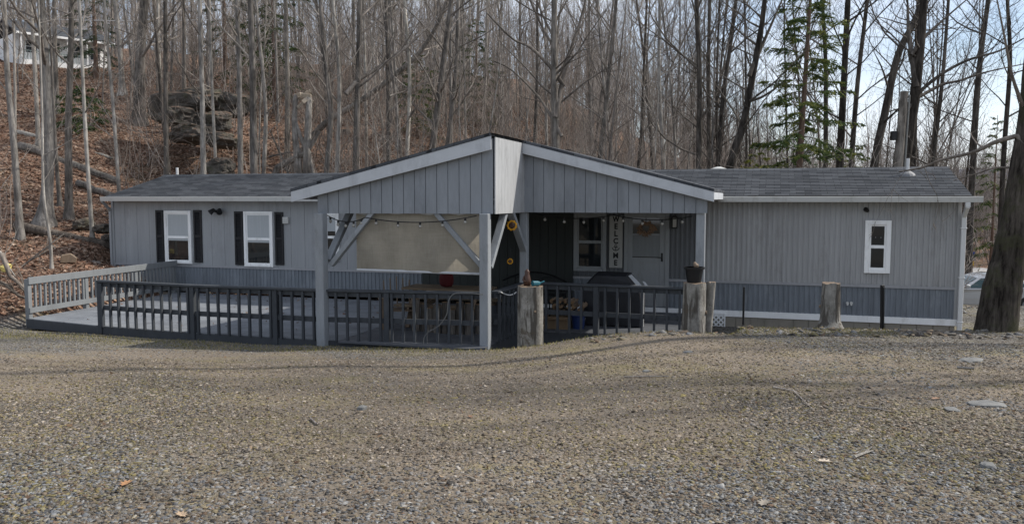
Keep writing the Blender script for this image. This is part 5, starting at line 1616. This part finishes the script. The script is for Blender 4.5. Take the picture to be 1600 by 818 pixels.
log((25, 372), (176, 388), 24.4, 23.8, .14, .12, 'long grey fallen log running to the left wall corner', cut=False, lift=.08)
log((78, 388), (139, 400), 22.6, 22.4, .1, .11, 'shorter sawn log with pale cut end below the long fallen log', M_logb)
log((118, 402), (150, 410), 22, 21.9, .085, .09, 'small sawn log piece at the right of the log pile', M_logb)
log((145, 415), (158, 414), 21.6, 21.6, .07, .07, 'short stubby log nearest the left railing', M_logb)
log((30, 225), (185, 262), 31, 30, .16, .12, 'long mossy fallen trunk across the slope at left', M_barkd, False)
log((20, 210), (175, 245), 32.5, 32, .1, .06, 'thin bleached fallen trunk above the mossy one', M_barkl, False)
log((120, 262), (240, 275), 29, 28, .12, .1, 'dark rotting trunk lying just above the left roof', M_barkd, False)
P = gpt(107, 410)
e = empty('log_block', P + Vector((0, 0, .0)), .5, 'dark sawn block of wood lying below the log pile', 'log'); m = MB(); m.prism([(-.2, 0), (.17, 0), (.2, .12), (.06, .24), (-.16, .2)], 'y', -.14, .14); m.build('bark', M_oldwood, e, bevel=.015)
for i, (pl, d, r_, lab) in enumerate(((((2, 395), (15, 430), (38, 450), (46, 470)), 18.0, .05, 'bent grey branch leaning on the left railing corner'), (((-20, 430), (10, 445), (30, 462), (44, 466)), 17.8, .045, 'thick low branch curving to the left railing corner'), (((22, 428), (52, 402), (100, 365)), 20.5, .02, 'thin pale branch slanting up across the brush'), (((0, 392), (10, 412), (24, 432)), 18.5, .025, 'pale thin stick at the left edge of the brush'), (((20, 422), (60, 400), (84, 385)), 21, .022, 'grey stick lying beside the crooked sapling'))):
    P = [at(px, py, d) for px, py in pl]; o = P[0].copy(); rng = random.Random(i); m = MB()
    m.tube([p - o for p in P], [r_ * (1 - .5 * k / len(P)) for k in range(len(P))], 7)
    for k in range(7):
        tt = rng.uniform(.1, .9) * (len(P) - 1); ii_ = int(tt); limb(m, P[ii_].lerp(P[ii_ + 1], tt - ii_) - o, (rdir(rng) + UP * .5).normalized(), rng.uniform(.3, .9), r_ * .35, 2, rng, 3)
    tag(m.build('fallen_branch', M_barkl if 'pale' in lab else M_logb, None, o, smooth=True), lab, 'branch')
P = gpt(9, 424); m = MB(); m.tube([(0, 0, .0), (.0, .0, .1), (.05, .02, .17), (.0, .0, .2)], [.1, .13, .1, .03], 9)
tag(m.build('yellow_tub', paint('faded_yellow', (.6, .5, .16), .2, 5), None, P, 0), 'small faded yellow tub in the leaves at the left edge', 'tub')

# ------------------------------------------------------------------ the wood: individual trees and saplings
def proto_tree(seed, kind):
    rng = random.Random(seed)
    if kind == 'tall':
        h = rng.uniform(15, 21); r0 = rng.uniform(.05, .115); cnt, st_, lm = 38, rng.uniform(.14, .26), rng.uniform(3.4, 4.8)
    elif kind == 'sapling':
        h = rng.uniform(5, 9.5); r0 = rng.uniform(.025, .05); cnt, st_, lm = 26, .1, 1.9
    pth = [Vector((0, 0, 0))]; dx, dy = rng.gauss(0, .03), rng.gauss(0, .03)
    for i in range(6):
        dx += rng.gauss(0, .035); dy += rng.gauss(0, .035); pth.append(pth[-1] + Vector((dx, dy, 1)) * h / 6)
    a = MB(); pts, rad = make_trunk(a, pth, r0, r0 * .18, 8 if kind == 'tall' else 6, 1.5, rng)
    c_ = MB()
    if kind == 'tall' and rng.random() < .6:                       # a forked leader
        i = int(len(pts) * rng.uniform(.4, .6)); az = rng.uniform(0, 6.28); q = [pts[i]]
        dd = Vector((math.cos(az) * .45, math.sin(az) * .45, 1))
        for j in range(4): q.append(q[-1] + (dd + Vector((-dd.x, -dd.y, 0)) * .12 * j).normalized() * h * .12)
        p2, r2 = make_trunk(c_, q, rad[i] * .75, .02, 7, 1, rng); crown_on(c_, p2, r2, rng, .2, 12, 1.2, 3.4, 3, .14)
    crown_on(c_, pts, rad, rng, st_, cnt, .9, lm, 3, .15, (.55, 1.2), dens=.95, rk=.5)
    return a, c_


PROT = {}
for kind, nn in (('tall', 9), ('sapling', 7)):
    PROT[kind] = [proto_tree(100 + i * 7 + (50 if kind == 'sapling' else 0), kind) for i in range(nn)]
PM = {k: [(a.mesh('trunk', (M_barkg, M_barkd, M_barkg, M_barkl)[i % 4] if k == 'tall' else (M_barkg, M_twig)[i % 2], smooth=True), c_.mesh('crown', M_twig, smooth=True)) for i, (a, c_) in enumerate(v)] for k, v in PROT.items()}


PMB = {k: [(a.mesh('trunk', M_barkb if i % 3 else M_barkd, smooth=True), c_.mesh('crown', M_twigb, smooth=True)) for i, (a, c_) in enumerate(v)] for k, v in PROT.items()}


def free(x, y, r):
    u = (x - OX) * CT + (y - OY) * ST; v = -(x - OX) * ST + (y - OY) * CT
    if -1.2 < u < L + 1.2 and -6.5 < v < WD + 1.3: return False
    if u > 2 and v < 4: return False
    if abs(x - Pc.x) < 4 and abs(y - Pc.y) < 3.2: return False
    if abs(x - Pn.x) < 6.5 and -3 < y - Pn.y < 8: return False
    return all((x - a) ** 2 + (y - b) ** 2 > (r + c_ * .5) ** 2 for a, b, c_ in OCC)


def zone(px, d):
    if px < 170: return 'on the leaf covered slope left of the home', 'left of the home'
    if px < 510: return 'on the slope behind the long left roof', 'behind the left roof'
    if px < 830: return 'in the dense wood behind the left porch gable', 'behind the left gable'
    if px < 1130: return 'in the dense wood behind the right porch gable', 'behind the right gable'
    if px < 1490: return 'against the bright sky behind the right roof', 'behind the right roof'
    return 'beyond the right end of the home', 'beyond the right end'


rng = random.Random(21)


def plant(kind, count, d0, d1, gap, sc):
    k = tries = 0
    while k < count and tries < 20000:
        tries += 1
        d = math.sqrt(rng.uniform(d0 * d0, d1 * d1)); px = rng.uniform(-60, 1660)
        if px > 1130 and rng.random() < .6: continue
        if -10 < px < 155 and 27 < d < 50 and rng.random() < .6: continue
        if 1490 < px < 1565 and d < 33: continue
        x = (px - 800) / F * d; y = d
        if not free(x, y, gap): continue
        if px < 420 and d < 34 and rng.random() < .55: continue      # the open leafy slope
        OCC.append((x, y, gap))
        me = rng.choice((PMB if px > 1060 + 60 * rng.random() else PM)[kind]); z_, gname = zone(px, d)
        word = 'tall slender bare grey tree ' if kind == 'tall' else 'thin twiggy bare sapling '
        e = empty('bare_tree' if kind == 'tall' else 'bare_sapling', (x, y, gz1(x, y) - .05), rng.uniform(0, 6.28), word + z_, 'tree' if kind == 'tall' else 'sapling', ('bare trees ' if kind == 'tall' else 'saplings ') + gname)
        s = rng.uniform(*sc); e.scale = (s, s, s * rng.uniform(.9, 1.15)); e.rotation_euler[0] = rng.gauss(0, .035); e.rotation_euler[1] = rng.gauss(0, .04)
        for nm, q in zip(('trunk', 'crown'), me):
            o = bpy.data.objects.new(nm, q); COL.objects.link(o); o.parent = e
        k += 1


plant('tall', 135, 27, 64, 1.1, (.75, 1.2))
plant('sapling', 120, 24, 50, .6, (.6, 1.2))

# the far wood reads as one mass: many trees merged into one object
def arrays(mb):
    return np.array(mb.V), np.array([f for f in mb.Fc if len(f) == 4])


FAR = []
for i in range(6):
    r_ = random.Random(400 + i); h = r_.uniform(8.5, 13); a = MB()
    pth = [Vector((0, 0, 0))]
    for j in range(4): pth.append(pth[-1] + Vector((r_.gauss(0, .05), r_.gauss(0, .05), 1)) * h / 4)
    pts, rad = make_trunk(a, pth, r_.uniform(.045, .085), .012, 5, 1.3, r_)
    crown_on(a, pts, rad, r_, .08, 40, 1.0, 3.2, 3, .2, (.4, 1.0), rk=.5, dens=.6)
    FAR.append(arrays(a))
BR = []
for i in range(5):
    r_ = random.Random(500 + i); a = MB()
    for j in range(5):
        limb(a, Vector((r_.gauss(0, .25), r_.gauss(0, .25), -.1)), (UP + rdir(r_) * .5).normalized(), r_.uniform(1.0, 3.2), .014, 1, r_, 3, .1, .2)
    BR.append(arrays(a))


def merge(name, protos, count, d0, d1, pxr, sc, mat, cols, test=None, pw=2):
    parts = []
    k = 0
    while k < count:
        d = (rng.uniform(d0 ** pw, d1 ** pw)) ** (1 / pw); px = rng.uniform(*pxr); x, y = (px - 800) / F * d, d
        if test and not test(x, y, px, d): continue
        k += 1
        V, Fq = rng.choice(protos); s = rng.uniform(*sc); a = rng.uniform(0, 6.28); ca, sa = math.cos(a), math.sin(a)
        W = np.c_[(V[:, 0] * ca - V[:, 1] * sa) * s + x, (V[:, 0] * sa + V[:, 1] * ca) * s + y, V[:, 2] * s + gz1(x, y) - .1]
        c_ = np.array(cols[rng.randrange(len(cols))]) * rng.uniform(.75, 1.25)
        parts.append((W, Fq, np.tile(c_, (len(W), 1))))
    V, Fq, C = join(parts)
    return np_mesh(name, V, Fq, mat, C)


M_farw = vcol('far_wood_bark', .95, 0, .1)


def farok(x, y, px, d):
    if px > 1130 and rng.random() < .5: return False
    if px < 500 and d < 62: return False
    return not (abs(x - Pn.x) < 8 and y - Pn.y < 9)


o = merge('distant_woods', FAR, 800, 46, 125, (-80, 1680), (.7, 1.25), M_farw, [(.25, .225, .205), (.3, .27, .245), (.2, .178, .158), (.36, .33, .305)], farok)
tag(o, kind='stuff')


def brok(x, y, px, d):
    if px < 470 and d < 40 and not (190 < px < 410 and 27.5 < d < 37) and rng.random() < .86: return False
    if px > 1485 or (-20 < px < 175 and d > 27): return False
    return free(x, y, .1)


tag(merge('distant_thicket', BR, 520, 58, 125, (1080, 1690), (1.6, 3.4), M_farw, [(.24, .21, .19), (.3, .27, .245), (.19, .165, .15), (.2, .2, .15)]), kind='stuff')
tag(merge('underbrush', BR, 850, 21, 62, (-60, 1660), (.5, 1.9), M_farw, [(.24, .205, .175), (.33, .285, .25), (.18, .15, .13)], brok, 1.7), kind='stuff')

# ------------------------------------------------------------------ trees standing right of the drive, just out of frame, whose shade falls on it
for i, (x, y, s) in enumerate(((12.2, 10.6, 1.0), (15.5, 12.8, 1.1))):
    me = PM['tall'][i]; e = empty('bare_tree', (x, y, gz1(x, y) - .1), i * 1.3, 'bare roadside tree shading the drive from the right', 'tree', 'bare trees right of the drive'); e.scale = (s, s, s)
    for nm, q in zip(('trunk', 'crown'), me):
        o = bpy.data.objects.new(nm, q); COL.objects.link(o); o.parent = e

# ------------------------------------------------------------------ sky, sun, camera
SUN_EL, SUN_AZ = R(43), R(77)                     # azimuth clockwise from the view direction (+y)
w = bpy.data.worlds.new('World'); S.world = w; w.use_nodes = True
nt = w.node_tree; bg = nt.nodes['Background']
sky = nt.nodes.new('ShaderNodeTexSky'); sky.sky_type = 'NISHITA'; sky.sun_disc = False
sky.sun_elevation = SUN_EL; sky.sun_rotation = SUN_AZ; sky.air_density = 1.0; sky.dust_density = 1.2; sky.altitude = 400
tc = nt.nodes.new('ShaderNodeTexCoord'); mp = nt.nodes.new('ShaderNodeMapping'); mp.inputs['Scale'].default_value = (1, 1, 2.6)
nz = nt.nodes.new('ShaderNodeTexNoise'); nz.inputs['Scale'].default_value = 2.6; nz.inputs['Detail'].default_value = 7; nz.inputs['Roughness'].default_value = .58
rp = nt.nodes.new('ShaderNodeValToRGB'); rp.color_ramp.elements[0].position = .36; rp.color_ramp.elements[1].position = .66
rp.color_ramp.elements[0].color = (.12, .12, .12, 1); rp.color_ramp.elements[1].color = (.85, .85, .85, 1)
mx = nt.nodes.new('ShaderNodeMix'); mx.data_type = 'RGBA'; mx.inputs[7].default_value = (7.9, 8.3, 9.1, 1)
nt.links.new(tc.outputs['Generated'], mp.inputs[0]); nt.links.new(mp.outputs[0], nz.inputs[0]); nt.links.new(nz.outputs[0], rp.inputs[0])
nt.links.new(rp.outputs[0], mx.inputs[0]); nt.links.new(sky.outputs[0], mx.inputs[6]); nt.links.new(mx.outputs[2], bg.inputs[0])
bg.inputs[1].default_value = .148
sl = bpy.data.lights.new('sun', 'SUN'); sl.energy = 4.9; sl.angle = R(1.0); sl.color = (1, .95, .87)
so = bpy.data.objects.new('sun', sl); COL.objects.link(so)
sd = Vector((math.sin(SUN_AZ) * math.cos(SUN_EL), math.cos(SUN_AZ) * math.cos(SUN_EL), math.sin(SUN_EL)))
so.rotation_euler = sd.to_track_quat('Z', 'Y').to_euler()
cam = bpy.data.cameras.new('camera'); co = bpy.data.objects.new('camera', cam); COL.objects.link(co)
co.location = (0, 0, 0); co.rotation_euler = (math.pi / 2 - PITCH, 0, 0)
cam.sensor_width = 36; cam.lens = 36 * F / 1600; cam.clip_end = 3000; cam.clip_start = .1
S.camera = co
S.view_settings.view_transform = 'Standard'; S.view_settings.look = 'None'; S.view_settings.exposure = 0
S.cycles.max_bounces = 6; S.cycles.diffuse_bounces = 3
try: S.cycles.use_denoising = True
except Exception: pass
